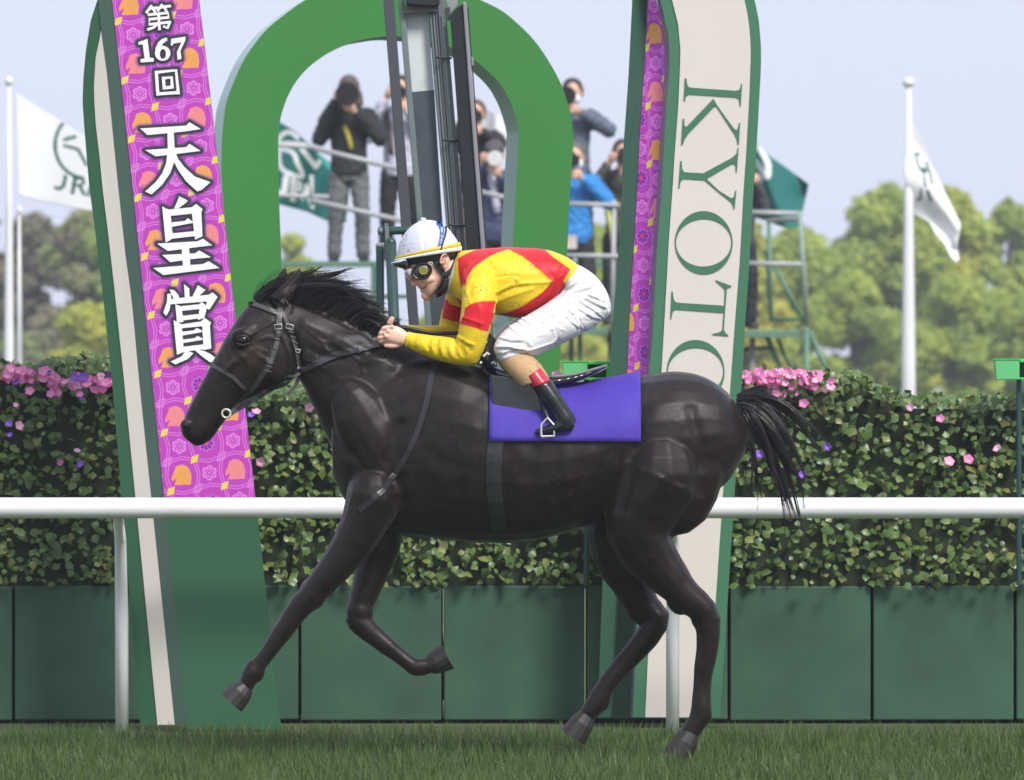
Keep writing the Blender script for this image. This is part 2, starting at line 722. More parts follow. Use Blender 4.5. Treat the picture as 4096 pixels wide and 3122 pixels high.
# kanji and digits of the left banner, traced in two crops
K1 = {
    'dai': [], 'num': [
        [(1218, 375), (1300, 345), (1320, 510), (1355, 515), (1355, 545), (1240, 552), (1238, 525), (1275, 518), (1258, 392), (1222, 398)],
        [(1510, 345), (1635, 325), (1635, 355), (1590, 450), (1600, 520), (1565, 530), (1560, 460), (1600, 375), (1530, 385), (1518, 405), (1505, 400)]],
    'ten': [
        [(1235, 1135), (1640, 1110), (1670, 1080), (1770, 1140), (1640, 1160), (1330, 1190), (1300, 1192)],
        [(1475, 1140), (1530, 1138), (1540, 1330), (1480, 1335)],
        [(1280, 1325), (1640, 1300), (1670, 1270), (1768, 1332), (1630, 1350), (1395, 1378), (1370, 1380)],
        [(1478, 1335), (1545, 1335), (1535, 1430), (1500, 1530), (1430, 1630), (1335, 1717), (1280, 1690), (1370, 1610), (1430, 1530), (1465, 1440)],
        [(1520, 1335), (1545, 1345), (1575, 1410), (1630, 1480), (1720, 1560), (1855, 1608), (1780, 1675), (1740, 1690), (1640, 1600), (1570, 1500), (1530, 1420)]],
}
K5 = {
    'kou': [
        [(1580, 58), (1655, 95), (1640, 115), (1570, 165), (1535, 165), (1560, 110)],
        [(1430, 148), (1500, 182), (1525, 430), (1460, 465)],
        [(1470, 176), (1690, 155), (1730, 125), (1785, 170), (1700, 210), (1490, 232)],
        [(1690, 195), (1785, 170), (1775, 200), (1785, 410), (1720, 440)],
        [(1500, 290), (1630, 275), (1655, 250), (1712, 290), (1515, 327)],
        [(1510, 385), (1720, 365), (1722, 408), (1512, 432)],
        [(1385, 475), (1740, 455), (1790, 432), (1870, 490), (1780, 500), (1480, 540)],
        [(1600, 500), (1665, 495), (1680, 690), (1615, 695)],
        [(1430, 575), (1720, 560), (1755, 535), (1860, 595), (1700, 610), (1500, 638)],
        [(1350, 690), (1790, 655), (1840, 630), (1935, 690), (1440, 752)]],
    'shou': [
        [(1622, 832), (1668, 870), (1672, 950), (1630, 955)],
        [(1495, 880), (1535, 885), (1575, 930), (1580, 965), (1535, 970)],
        [(1745, 842), (1812, 885), (1740, 948), (1690, 955)],
        [(1475, 920), (1510, 915), (1505, 990), (1495, 1060), (1465, 1112), (1440, 1085), (1455, 1035), (1472, 990)],
        [(1495, 965), (1840, 925), (1875, 905), (1918, 945), (1870, 1020), (1845, 1058), (1810, 1040), (1825, 985), (1498, 1010)],
        [(1545, 1010), (1600, 1030), (1617, 1165), (1560, 1172)],
        [(1580, 1028), (1755, 1010), (1780, 990), (1828, 1030), (1760, 1052), (1595, 1068)],
        [(1762, 1030), (1828, 1030), (1800, 1130), (1745, 1148)],
        [(1605, 1112), (1785, 1092), (1775, 1132), (1610, 1152)],
        [(1530, 1150), (1600, 1185), (1622, 1430), (1560, 1455)],
        [(1580, 1190), (1770, 1162), (1805, 1130), (1860, 1170), (1790, 1202), (1592, 1222)],
        [(1782, 1180), (1860, 1170), (1850, 1200), (1862, 1400), (1795, 1412)],
        [(1600, 1252), (1710, 1240), (1735, 1218), (1798, 1252), (1608, 1285)],
        [(1605, 1322), (1715, 1308), (1740, 1288), (1800, 1320), (1612, 1352)],
        [(1612, 1385), (1800, 1362), (1805, 1405), (1618, 1428)],
        [(1640, 1415), (1705, 1440), (1660, 1490), (1545, 1540), (1505, 1515), (1600, 1470)],
        [(1710, 1408), (1790, 1418), (1850, 1445), (1898, 1480), (1885, 1515), (1850, 1520), (1770, 1460)]],
}


def stroke(pts, w):
    """a pen stroke as a closed outline"""
    a, b = [], []
    n = len(pts)
    for i in range(n):
        p0, p1 = Vector(pts[max(0, i - 1)]), Vector(pts[min(n - 1, i + 1)])
        t = (p1 - p0).normalized()
        q = Vector((-t.y, t.x)) * w / 2
        e = t * (w * .3) * (-1 if i == 0 else (1 if i == n - 1 else 0))
        c = Vector(pts[i]) + e
        a.append(tuple(c + q))
        b.append(tuple(c - q))
    return a + b[::-1]


for s_ in ([(1335, 55), (1292, 112)], [(1315, 78), (1392, 70)], [(1352, 80), (1368, 112)], [(1428, 45), (1392, 95)], [(1418, 66), (1500, 55)],
           [(1450, 66), (1466, 102)], [(1310, 132), (1482, 115), (1484, 158)], [(1316, 172), (1484, 156)], [(1322, 168), (1312, 217), (1498, 197)],
           [(1498, 197), (1476, 250), (1445, 235)], [(1398, 122), (1406, 262)], [(1392, 210), (1352, 245), (1304, 262)]):
    K1['dai'].append(stroke(s_, 23))
K1['kai'] = [stroke(s_, 27) for s_ in ([(1378, 636), (1392, 838)], [(1375, 640), (1552, 622), (1572, 826)], [(1390, 830), (1572, 818)],
                                         [(1440, 690), (1448, 782)], [(1440, 692), (1512, 684), (1518, 772)], [(1448, 778), (1518, 770)])]
ang = [2 * math.pi * k / 28 for k in range(28)]
six_out = [(1434 + 68 * math.cos(a), 472 + 66 * math.sin(a)) for a in ang]
six_in = [(1436 + 27 * math.cos(a), 478 + 44 * math.sin(a)) for a in ang]
six_tail = [(1366, 478), (1372, 425), (1395, 375), (1430, 345), (1470, 333), (1476, 358), (1440, 382), (1420, 412), (1405, 460)]
LETTERS = [('dai', 1, K1['dai']), ('num', 1, K1['num'] + [six_tail]), ('kai', 1, K1['kai']), ('ten', 1, K1['ten']),
           ('kou', 5, K5['kou']), ('shou', 5, K5['shou'])]

# ---- left sign tower
YL = 3.0
LT = empty('winning_post_sign', W((780, 2929), YL), 'winning post sign with purple kanji banner and slim beige face, behind the horse head', 'sign')
BL = [(449, 0), (529, 735), (608, 1511), (752, 2920)]
BR = [(796, 0), (882, 735), (967, 1511), (1125, 2920)]


def ext(line, y):
    a, b = np.array(line[0], float), np.array(line[1], float)
    return tuple(a + (b - a) * ((y - a[1]) / (b[1] - a[1])))


TOPY = -420
bl = [ext(BL, TOPY)] + BL
br = [ext(BR, TOPY)] + BR
front = [W(p, YL + .012) for p in bl] + [W(p, YL + .012) for p in br[::-1]]
MB().prism(front, (0, .05, 0)).build('banner_board', P_DGREEN, LT)
ALLP = []
for nm, k, polys in LETTERS:
    ALLP += [cr(k, p) for p in polys]
ALLP += [cr(1, six_out)]


def left_colour(P):
    C = pattern_colour(P / .45372, (1175, 310), (237, -25), (29, 259))
    dm = np.full(len(P), 1e9)
    for pl in ALLP:
        a = np.array(pl)
        bx = (P[:, 0] > a[:, 0].min() - 34) & (P[:, 0] < a[:, 0].max() + 34) & (P[:, 1] > a[:, 1].min() - 34) & (P[:, 1] < a[:, 1].max() + 34)
        dm[bx] = np.minimum(dm[bx], poly_sd(P[bx], pl))
    k1 = np.clip((26 - dm) / 16, 0, 1) ** 1.3
    k2 = np.clip((16 - dm) / 7, 0, 1)
    C = C * (1 - .8 * k1[:, None]) + np.array(lin((105, 45, 150))) * (.8 * k1[:, None])
    return C * (1 - k2[:, None]) + np.array(lin((46, 44, 50))) * k2[:, None]


grid_print('banner_print', bl, br, -30, 2000, lambda P: np.full(len(P), YL + .008), 1.8, left_colour, M_PRINT, LT)
lower = [ext(BL, 2000), ext(BL, 2900), ext(BR, 2900), ext(BR, 2000)]
for nm, k, polys in LETTERS:
    mb = MB()
    for q, p in enumerate(polys):
        mb.prism([W(t, YL + .004 - .0006 * (q % 6)) for t in cr(k, p)], (0, .002, 0))
    if nm == 'num':
        o_, i_ = cr(1, six_out), cr(1, six_in)
        vs = [W(t, YL + .0005) for t in o_] + [W(t, YL + .0005) for t in i_]
        n_ = len(o_)
        mb.add(vs, [(i, (i + 1) % n_, (i + 1) % n_ + n_, i + n_) for i in range(n_)])
    mb.build('character', P_WHITE, LT)
# grey-green thickness of the board, running back from its left edge
SL = [(392, 0), (404, 125), (424, 250), (472, 735), (504, 1032), (529, 1214), (556, 1511), (700, 2900)]
SLx = [(360, TOPY)] + SL
mb = MB()
n_ = 24
ys = np.linspace(TOPY, 2900, n_)
sl = np.array(SLx, float)
bl_ = np.array(bl, float)
v_ = []
for y in ys:
    xl = np.interp(y, sl[:, 1], sl[:, 0])
    xr = np.interp(y, bl_[:, 1], bl_[:, 0])
    v_.append((W((xr, y), YL + .012), W((xl, y), YL + .045), W((xl, y), YL + .045) + Vector((.02, .02, 0)), W((xr, y), YL + .064) + Vector((.012, 0, 0))))
mb.loft([list(r) for r in v_])
mb.build('board_side', P_SLAB, LT)
# beige face with dark green border, turned away to the left
EDGE = [(445, -200), (415, -90), (390, 0), (363, 82), (343, 204), (333, 318), (330, 408), (336, 499), (349, 658), (358, 760), (377, 896), (399, 1078), (415, 1214), (436, 1418), (447, 1513), (560, 2900)]
BEI = [(404, 125), (396, 170), (383, 227), (376, 340), (378, 420), (383, 499), (399, 635), (411, 760), (431, 919), (454, 1123), (495, 1511), (630, 2900)]


def yl(p):
    xr = np.interp(p[1], sl[:, 1], sl[:, 0])
    return YL + .052 + max(0.0, (xr - p[0])) * .00025


face = [W(p, yl(p)) for p in EDGE] + [W((p[0], p[1]), yl(p)) for p in SL[::-1]]
mb = MB()
mb.prism(face, (.03, .05, 0))
mb.build('green_border', P_DGREEN, LT)
bface = [W(p, yl(p) - .006) for p in BEI] + [W((p[0] - 1, p[1]), yl((p[0] - 1, p[1])) - .006) for p in SL[:1:-1]]
mb = MB()
mb.prism(bface, (.002, .004, 0))
mb.build('beige_panel', P_BEIGE, LT)

# ---- horseshoe arch
def yarch(p):
    return 7.0 + .12 * ((p[0] - 1590) * .0012)


def arc(p0, p1, p2, n=14):
    return [tuple(np.array(p0) * (1 - t) ** 2 + 2 * t * (1 - t) * np.array(p1) + t * t * np.array(p2)) for t in np.linspace(0, 1, n)]


A_OUT = [(1013, 2790), (960, 1800), (925, 1300), (891, 760), (886, 680), (887, 581), (893, 499), (904, 417), (936, 327), (981, 231), (1054, 132), (1118, 75), (1213, 6),
         (1320, -48), (1450, -84), (1590, -96), (1720, -80), (1830, -42), (1920, 0), (2008, 45), (2085, 109), (2144, 172), (2194, 245), (2235, 318), (2262, 386), (2283, 463), (2292, 535),
         (2292, 590), (2280, 760), (2267, 1032), (2235, 1513), (2155, 2790)]
A_IN = [(1948, 2790), (2020, 1513), (2033, 1282), (2051, 987), (2063, 760), (2067, 680), (2074, 553), (2072, 513), (2058, 458), (2036, 399), (1999, 336), (1945, 281), (1895, 240),
        (1820, 197), (1740, 168), (1650, 152), (1580, 147), (1542, 147), (1499, 152), (1412, 170), (1322, 209), (1254, 254), (1199, 308), (1158, 372), (1131, 440), (1118, 499), (1113, 567), (1113, 635),
        (1115, 760), (1127, 1087), (1140, 1513), (1176, 2790)]


def densify(pts, sub=4):
    return smooth_path(pts, sub)


AR = empty('horseshoe_arch', W((1590, 2790), 7.0), 'big green horseshoe arch with pale inner edge, straddling the mirror post', 'arch')
ao, ai = densify(A_OUT), densify(A_IN)
TH = Vector((-.058, .46, 0))
outl = [W(p, yarch(p)) for p in ao] + [W(p, yarch(p)) for p in ai]
N_ = len(outl)
n_o = len(ao)
me = bpy.data.meshes.new('arch_face')
bm = bmesh.new()
fv = [bm.verts.new(p) for p in outl]
# front face as quads between outer and inner curve
oc = fv[:n_o]
ic = fv[n_o:][::-1]
import itertools
i = j = 0
while i < len(oc) - 1 or j < len(ic) - 1:
    adv_o = j >= len(ic) - 1 or (i < len(oc) - 1 and i / (len(oc) - 1) <= j / (len(ic) - 1))
    if adv_o:
        bm.faces.new((oc[i], ic[j], oc[i + 1]))
        i += 1
    else:
        bm.faces.new((oc[i], ic[j], ic[j + 1]))
        j += 1
bmesh.ops.recalc_face_normals(bm, faces=bm.faces)
bm.to_mesh(me)
bm.free()
o0 = world_loc(AR)
me.transform(Matrix.Translation(-o0))
ob = link('arch_face', me, P_GREEN, AR)
sm = ob.modifiers.new('thickness', 'SOLIDIFY')
sm.thickness = .01
sm.offset = 0
mb = MB()
back = [p + TH for p in outl]
k = 1
for seq, nm, mt in ((range(0, n_o - 1), 'outer_edge', P_PALE), (range(n_o, N_ - 1), 'inner_edge', mat('arch_inner_shaded', (.25, .39, .32), .5, nscale=2, namt=.06))):  # inner side: edge paint darkened to carry the shade inside the arch
    mb = MB()
    for a in seq:
        mb.add([outl[a] + TH * .013, outl[a + 1] + TH * .013, back[a + 1], back[a]], [(0, 1, 2, 3)])
    mb.build(nm, mt, AR, smooth=True)
me2 = me.copy()
ob2 = link('arch_back', me2, P_GREEN, AR)
me2.transform(Matrix.Translation(TH))

# ---- right sign tower
YR = 3.5
RT = empty('winning_post_sign', W((2700, 2880), YR), 'winning post sign with upright KYOTO lettering on a beige face, right of the jockey', 'sign')
r_slabL = [(2535, -300), (2529, 0), (2513, 318), (2490, 635), (2488, 760), (2472, 1032), (2447, 1327), (2440, 1513), (2390, 2880)]
r_slabR = [(2600, -300), (2592, 0), (2579, 254), (2558, 563), (2549, 760), (2538, 955), (2518, 1282), (2509, 1504), (2440, 2880)]
r_banR = [(2610, -120), (2626, 0), (2647, 91), (2658, 181), (2659, 249), (2654, 363), (2642, 499), (2629, 760), (2613, 978), (2599, 1214), (2586, 1504), (2520, 2880)]
r_strR = [(2610, -120), (2642, 0), (2672, 136), (2678, 218), (2676, 300), (2667, 408), (2654, 635), (2647, 760), (2629, 987), (2611, 1350), (2595, 1504), (2530, 2880)]
r_begL = [(2640, -140), (2688, 0), (2713, 100), (2722, 204), (2719, 295), (2713, 431), (2699, 612), (2690, 760), (2676, 955), (2658, 1282), (2645, 1504), (2580, 2880)]
r_begR = [(2925, -180), (2978, 0), (2994, 77), (3003, 181), (3002, 254), (2996, 408), (2983, 635), (2974, 760), (2958, 1055), (2935, 1350), (2924, 1504), (2830, 2880)]
r_outR = [(2955, -210), (3019, 0), (3037, 91), (3045, 204), (3044, 272), (3033, 476), (3021, 680), (3014, 760), (2996, 1078), (2980, 1304), (2969, 1504), (2880, 2880)]


def xat(line, y):
    a = np.array(line, float)
    return float(np.interp(y, a[:, 1], a[:, 0]))


def strip(name, la, lb, ya, yb, y0, y1, m, parent, th=(0, .04, 0), n=40):
    """board between two traced edges at distances ya and yb"""
    mb = MB()
    rows = []
    for y in np.linspace(y0, y1, n):
        a, b = W((xat(la, y), y), ya), W((xat(lb, y), y), yb)
        t = Vector(th)
        rows.append([a, b, b + t, a + t])
    mb.loft(rows)
    return mb.build(name, m, parent)


strip('board_side', r_slabL, r_slabR, YR + .10, YR + .15, -300, 2870, mat('dark_green_gloss', (.040, .105, .070), .30, nscale=2, namt=.06), RT, (.01, .03, 0))


def rban_y(P):
    la = np.interp(P[:, 1], [p[1] for p in r_slabR], [p[0] for p in r_slabR])
    return YR + .145 - np.clip((P[:, 0] - la) / 80, 0, 1.3) * .05


def right_colour(P):
    C = pattern_colour(P / .45372 - np.array((2200 / .45372, 0)), (930, 560), (150, 12), (6, 256), .78)
    return C * 1.22


grid_print('banner_print', r_slabR, r_banR, 0, 2000, rban_y, 1.8, right_colour, M_PRINT, RT)
strip('clear_edge', r_banR, r_strR, YR + .085, YR + .03, -118, 2870, mat('mauve_reflection', (.24, .20, .26), .2, nscale=6, namt=.1), RT, (.004, .01, 0))  # mauve colour stands in for the reflection along the translucent edge
strip('green_border', r_strR, r_outR, YR + .012, YR + .012, -118, 2870, P_SIGNGREEN, RT, (0, .14, 0), 60)
strip('beige_panel', r_begL, r_begR, YR + .006, YR + .006, -100, 2870, P_BEIGE, RT, (0, .004, 0), 60)
KY = {
    'K': [(4, [(1190, 692), (1203, 692), (1210, 745), (1222, 768), (1250, 775), (1640, 802), (1668, 795), (1680, 775), (1686, 740), (1694, 740), (1682, 937), (1674, 937), (1670, 890), (1660, 868), (1640, 860), (1230, 833), (1208, 842), (1196, 865), (1190, 893), (1180, 893)]),
          (4, [(1440, 872), (1480, 940), (1615, 1125), (1640, 1150), (1658, 1135), (1668, 1085), (1676, 1085), (1666, 1275), (1657, 1275), (1650, 1235), (1632, 1190), (1468, 938), (1450, 940), (1225, 1175), (1190, 1225), (1170, 1280), (1158, 1280), (1172, 1048), (1182, 1048), (1186, 1108), (1197, 1120), (1215, 1108)])],
    'Y': [(4, [(1150, 1420), (1160, 1420), (1165, 1490), (1180, 1515), (1200, 1520), (1350, 1530), (1600, 1395), (1630, 1370), (1650, 1345), (1655, 1305), (1663, 1305), (1648, 1520), (1640, 1520), (1638, 1470), (1625, 1445), (1600, 1450), (1380, 1578), (1490, 1682), (1590, 1745), (1610, 1747), (1625, 1730), (1635, 1683), (1643, 1683), (1628, 1845), (1620, 1845), (1615, 1815), (1600, 1785), (1480, 1690), (1365, 1590), (1180, 1578), (1162, 1590), (1150, 1610), (1142, 1660), (1133, 1660)])],
    'T': [(8, [(1072, 895), (1082, 895), (1090, 960), (1105, 988), (1130, 995), (1537, 1022), (1542, 885), (1530, 865), (1460, 803), (1462, 795), (1602, 848), (1595, 858), (1570, 865), (1558, 885), (1533, 1230), (1545, 1258), (1573, 1285), (1573, 1291), (1433, 1278), (1433, 1270), (1490, 1258), (1515, 1240), (1521, 1225), (1532, 1085), (1115, 1055), (1092, 1063), (1080, 1085), (1070, 1140), (1062, 1140)])],
}
for nm, pl in KY.items():
    mb = MB()
    for q, (k, p) in enumerate(pl):
        mb.prism([W(t, YR + .0015 - q * .0006) for t in cr(k, p)], (0, .003, 0))
    mb.build('letter', P_SIGNGREEN, RT)
for cx, cy in ((1356, 466), (1285, 1602)):
    mb = MB()
    n_ = 56
    rot = -.06
    vo, vi = [], []
    for a in range(n_):
        t = 2 * math.pi * a / n_
        for lst, ra, rb in ((vo, 254, 279), (vi, 245, 210)):
            x, y = ra * math.cos(t), rb * math.sin(t)
            lst.append(c1(8, cx + x * math.cos(rot) - y * math.sin(rot), cy + x * math.sin(rot) + y * math.cos(rot)))
    o_ = [W(p, YR + .0015) for p in vo]
    i_ = [W(p, YR + .0015) for p in vi]
    bk = Vector((0, .003, 0))
    vs = o_ + i_ + [p + bk for p in o_] + [p + bk for p in i_]
    fs = []
    for a in range(n_):
        b = (a + 1) % n_
        fs += [(a, b, b + n_, a + n_), (a, a + 2 * n_, b + 2 * n_, b), (a + n_, b + n_, b + 3 * n_, a + 3 * n_)]
    mb.add(vs, fs)
    mb.build('letter', P_SIGNGREEN, RT)

# ---- leaning mirror post in front of the arch
YM = 5.2
G_DARK = mat('charcoal_post', (.062, .063, .075), .45, nscale=4, namt=.1)
G_MID = mat('grey_green_post', (.15, .19, .185), .4, nscale=4, namt=.1)
G_SLATE = mat('slate_board', (.058, .072, .088), .28, nscale=5, namt=.25, ndetail=8)
G_PALE = mat('pale_board', (.62, .66, .66), .5, nscale=2, namt=.04)
G_BLACK = mat('black_rubber', (.011, .013, .016), .4, nscale=8, namt=.3)
G_LGREY = mat('light_grey_rail', (.26, .255, .275), .4, nscale=4, namt=.08)
G_DGREEN = mat('dark_green_pipe', (.022, .060, .055), .35, nscale=6, namt=.15)
MP = empty('mirror_post', W((1880, 2920), YM), 'leaning dark metal post frame with pale and slate boards, before the green arch', 'post')


def bar(name, pa, pb, wpx, m, y=YM, th=.05, parent=None, bev=.004):
    """flat-faced bar along a px line; wpx = (width top, width bottom)"""
    mb = MB()
    a, b = Vector(pa), Vector(pb)
    t = Vector((0, th, 0))
    h0, h1 = Vector((wpx[0] / 2, 0)), Vector((wpx[1] / 2, 0))
    mb.prism([W(a - h0, y), W(a + h0, y), W(b + h1, y), W(b - h1, y)], t)
    return mb.build(name, m, parent or MP, bevel=bev)


def down(pa, pb, y):
    a, b = np.array(pa, float), np.array(pb, float)
    return tuple(a + (b - a) * ((y - a[1]) / (b[1] - a[1])))


bar('front_post', down((1555, 10), (1655, 1295), -200), down((1555, 10), (1655, 1295), 2800), (42, 40), G_DARK, YM - .03, .08)
bar('thin_post', down((1605, 0), (1716, 1318), -200), down((1605, 0), (1716, 1318), 2800), (25, 24), G_MID, YM, .05)
mb = MB()
mb.prism([W(p, YM + .05) for p in [(1621, 50), (1710, 45), (1736, 361), (1646, 369)]], (0, .02, 0))
mb.build('pale_board', G_PALE, MP)
mb = MB()
mb.prism([W(p, YM + .048) for p in [(1644, 369), (1737, 361), (1796, 1318), (1890, 2750), (1830, 2750), (1722, 1318)]], (0, .022, 0))
mb.build('slate_board', G_SLATE, MP)
mb = MB()
mb.prism([W(p, YM - .06) for p in [(1622, 22), (1628, -60), (1762, -70), (1758, 20), (1735, 30), (1690, 28)]], (0, .25, 0))
mb.build('head_housing', G_BLACK, MP, bevel=.01)
mb = MB()
mb.prism([W(p, YM - .03) for p in [(1620, 24), (1760, 22), (1752, 48), (1625, 54)]], (0, .15, 0))
mb.build('head_tray', mat('olive_metal', (.075, .085, .06), .4, nscale=5, namt=.2), MP)
bar('back_plate', down((1736, 60), (1796, 760), 50), down((1736, 60), (1796, 760), 2780), (46, 50), mat('grey_plate', (.17, .185, .195), .4, nscale=5, namt=.15), YM + .03, .02)
for dx, w in ((0, 9), (13, 7), (25, 10)):
    bar('conduit', down((1722 + dx, 60), (1778 + dx, 760), 52), down((1722 + dx, 60), (1778 + dx, 760), 2800), (w, w), G_MID if dx != 13 else G_LGREY, YM - .01 - dx * .0006, .012)
bar('back_post', down((1766, 14), (1826, 760), -160), down((1766, 14), (1826, 760), 2800), (32, 34), mat('steel_post', (.13, .135, .15), .35, nscale=4, namt=.1), YM - .04, .06)
bar('pale_edge', down((1786, 300), (1822, 760), 60), down((1786, 300), (1822, 760), 2800), (6, 6), G_MID, YM - .05, .02)
mb = MB()
mb.prism([W(p, YM - .05) for p in [(1784, 32), (1800, 28), (1800, 82), (1790, 82)]], (0, .05, 0))
mb.build('bracket', G_DGREEN, MP)
mb = MB()
mb.prism([W(p, YM - .02) for p in [(1786, 4), (1788, -40), (1832, -40), (1828, 20), (1800, 58)]], (0, .06, 0))
mb.build('joint_plate', G_LGREY, MP)
mb = MB()
mb.prism([W(p, YM - .10) for p in [(1800, 62), (1826, 32), (1851, 16), (1906, 760), (1924, 1000), (2050, 2780), (1985, 2780), (1866, 1000), (1851, 760)]], (0, .05, 0))
mb.build('black_panel', G_BLACK, MP, bevel=.004)
bar('panel_edge', down((1858, 9), (1915, 760), 9), down((1858, 9), (1915, 760), 2780), (15, 22), G_LGREY, YM - .115, .05)
bar('panel_rim', down((1872, 40), (1926, 760), 30), down((1872, 40), (1926, 760), 2780), (5, 6), G_BLACK, YM - .10, .04)
mb = MB()
mb.prism([W(p, YM - .118) for p in [(1884, 230), (1893, 230), (1896, 264), (1888, 264)]], (0, .03, 0))
mb.build('catch', G_LGREY, MP, bevel=.003)
for y in (230, 560, 900):
    mb = MB()
    x = down((1766, 14), (1826, 760), y)[0]
    mb.tube([W((x - 40, y), YM - .055), W((x + 24, y + 4), YM - .055)], .006, 6)
    mb.build('cable_tie', G_BLACK, MP)
# short green posts and arm at the foot of the frame
GP = empty('gate_post', W((1545, 2850), YM - .5), 'pair of short dark green posts with knobbed arm, just left of the jockey helmet', 'post')
mb = MB()
mb.tube([W((1520, 985), YM - .45), W((1524, 2850), YM - .45)], .019, 14)
mb.build('post', G_DGREEN, GP, smooth=False)
mb = MB()
mb.tube([W((1563, 972), YM - .5), W((1640, 2850), YM - .5)], .025, 16)
mb.ball(W((1563, 972), YM - .5), .025, 16, 8)
mb.build('post', G_DGREEN, GP, smooth=True)
mb = MB()
mb.tube([W((1512, 925), YM - .42), W((1640, 922), YM - .42)], .019, 14)
mb.build('arm', G_DGREEN, GP, smooth=False)
mb = MB()
mb.ball(W((1524, 925), YM - .44), .017, 12, 8)
mb.build('knob', G_MID, GP, smooth=True)
mb = MB()
mb.prism([W(p, YM - .47) for p in [(1538, 893), (1552, 893), (1560, 972), (1542, 972)]], (0, .03, 0))
mb.build('bracket_plate', G_MID, GP)
mb = MB()
mb.prism([W(p, YM - .46) for p in [(1502, 975), (1538, 970), (1538, 1002), (1502, 1006)]], (0, .05, 0))
mb.build('cap', G_LGREY, GP, bevel=.005)
# ================================================================== flags, stands, planting
M_POLE = mat('white_pole_paint', (.74, .74, .74), .35, nscale=3, namt=.04)
M_CLOTHW = mat('white_flag_cloth', (.82, .82, .84), .8, nscale=3, namt=.03, trans=.18, attr='col')
M_CLOTHG = mat('green_flag_cloth', (.02, .16, .14), .6, trans=.15, attr='col')


def cloth(name, top, bot, Y, wave, colour, m, nu=90, nv=80, label=None, parent=None):
    """flag cloth between an upper and a lower traced edge, with folds in depth"""
    top, bot = np.array(top, float), np.array(bot, float)

    def along(a, t):
        seg = np.r_[0, np.cumsum(np.hypot(*(np.diff(a, axis=0).T)))]
        seg /= seg[-1]
        return np.stack([np.interp(t, seg, a[:, 0]), np.interp(t, seg, a[:, 1])], -1)
    u = np.linspace(0, 1, nu)
    tp, bt = along(top, u), along(bot, u)
    v = np.linspace(0, 1, nv)[:, None, None]
    P = (tp[None] * (1 - v) + bt[None] * v).reshape(-1, 2)
    U = np.repeat(u[None], nv, 0).ravel()
    V = np.repeat(np.linspace(0, 1, nv)[:, None], nu, 1).ravel()
    Yw = Y + wave(U, V)
    s = (Yw + D) / 34000.0
    co = np.stack([(P[:, 0] - 2048) * s, Yw, CAM_Z + (1561 - P[:, 1]) * s], 1)
    idx = np.arange(nv * nu).reshape(nv, nu)
    fs = np.stack([idx[:-1, :-1], idx[1:, :-1], idx[1:, 1:], idx[:-1, 1:]], -1).reshape(-1, 4)
    me = bpy.data.meshes.new(name)
    me.from_pydata(co.tolist(), [], fs.tolist())
    o = place_mesh(name, me, co, m, parent, colour(P))
    sm = o.modifiers.new('thickness', 'SOLIDIFY')
    sm.thickness = .004
    return o


def ink(P, base, marks):
    C = np.tile(np.array(base), (len(P), 1))
    for colr, kind, pts, w in marks:
        dd = line_d(P, pts) - w / 2 if kind == 'line' else poly_sd(P, pts)
        k = np.clip(.5 - dd / 3, 0, 1)[:, None]
        C = C * (1 - k) + np.array(colr) * k
    return C


WHT = (.90, .90, .91)
TEAL = (.010, .165, .145)
DTEAL = lin((8, 92, 80))
GRN = lin((22, 100, 92))


def pole(label, px, ytop, Y, rad, base_y=0.0, group=None):
    o = empty('flagpole', (W((px, 1561), Y).x, Y, 0), label, 'flagpole')
    z = W((px, ytop), Y).z
    x = o.location.x
    MB().tube([(x, Y, 0), (x, Y, z * .42), (x, Y, z * .72), (x, Y, z)], [rad * 1.12, rad, rad * .68, rad * .38], 16).build('pole', M_POLE, o, smooth=True)
    mb = MB()
    mb.tube([(x, Y, z), (x, Y, z + .02)], [rad * .45, rad * .7], 16)
    mb.tube([(x, Y, z + .021), (x, Y, z + .035), (x, Y, z + .065), (x, Y, z + .085)], [rad * .78, rad * .86, rad * .76, rad * .35], 16)
    mb.build('cap', M_POLE, o, smooth=True)
    MB().tube([(x + rad * .9, Y - rad * .6, z * .4), (x + rad * .42, Y - .01, z - .05)], .005, 6).build('halyard', M_POLE, o)
    return o


YF = 42.0
pole('tall white flagpole at the far left edge flying a white flag', 36, 345, YF, .045)
pole('tall white flagpole in front of the green trees at the right', 3634, 350, YF, .064)
pole('slim white pole close behind the left flagpole, partly hidden by it', 77, 862, YF + 1.5, .03)
# white flag, left
arcp = [(345 + 125 * math.cos(t), 582 + 132 * math.sin(t)) for t in np.linspace(-2.1, -4.6, 20)]
o = cloth('flag', [(62, 372), (150, 432), (265, 500), (345, 556), (430, 600), (520, 660)], [(74, 782), (160, 806), (250, 822), (345, 842), (430, 850), (500, 860)], YF, lambda u, v: .12 * np.sin(u * 7 + v * 1.5) * u,
          lambda P: ink(P, WHT, [(DTEAL, 'line', arcp, 13), (DTEAL, 'line', [(258, 560), (300, 548)], 13), (DTEAL, 'line', [(258, 584), (312, 598), (335, 640), (345, 660)], 12),
                                 (DTEAL, 'line', [(262, 705), (254, 745), (238, 756), (222, 752)], 14), (DTEAL, 'line', [(300, 712), (290, 772)], 15),
                                 (DTEAL, 'line', [(300, 714), (330, 716), (336, 732), (322, 742), (298, 742)], 11), (DTEAL, 'line', [(318, 742), (336, 778)], 13),
                                 (DTEAL, 'line', [(372, 720), (352, 782)], 12), (DTEAL, 'line', [(372, 720), (396, 788)], 14), (DTEAL, 'line', [(358, 762), (388, 766)], 8)]), M_CLOTHW)
tag(o, 'white flag with green round emblem and JRA lettering, flying at the left', 'flag', 'flags on poles behind the finish')
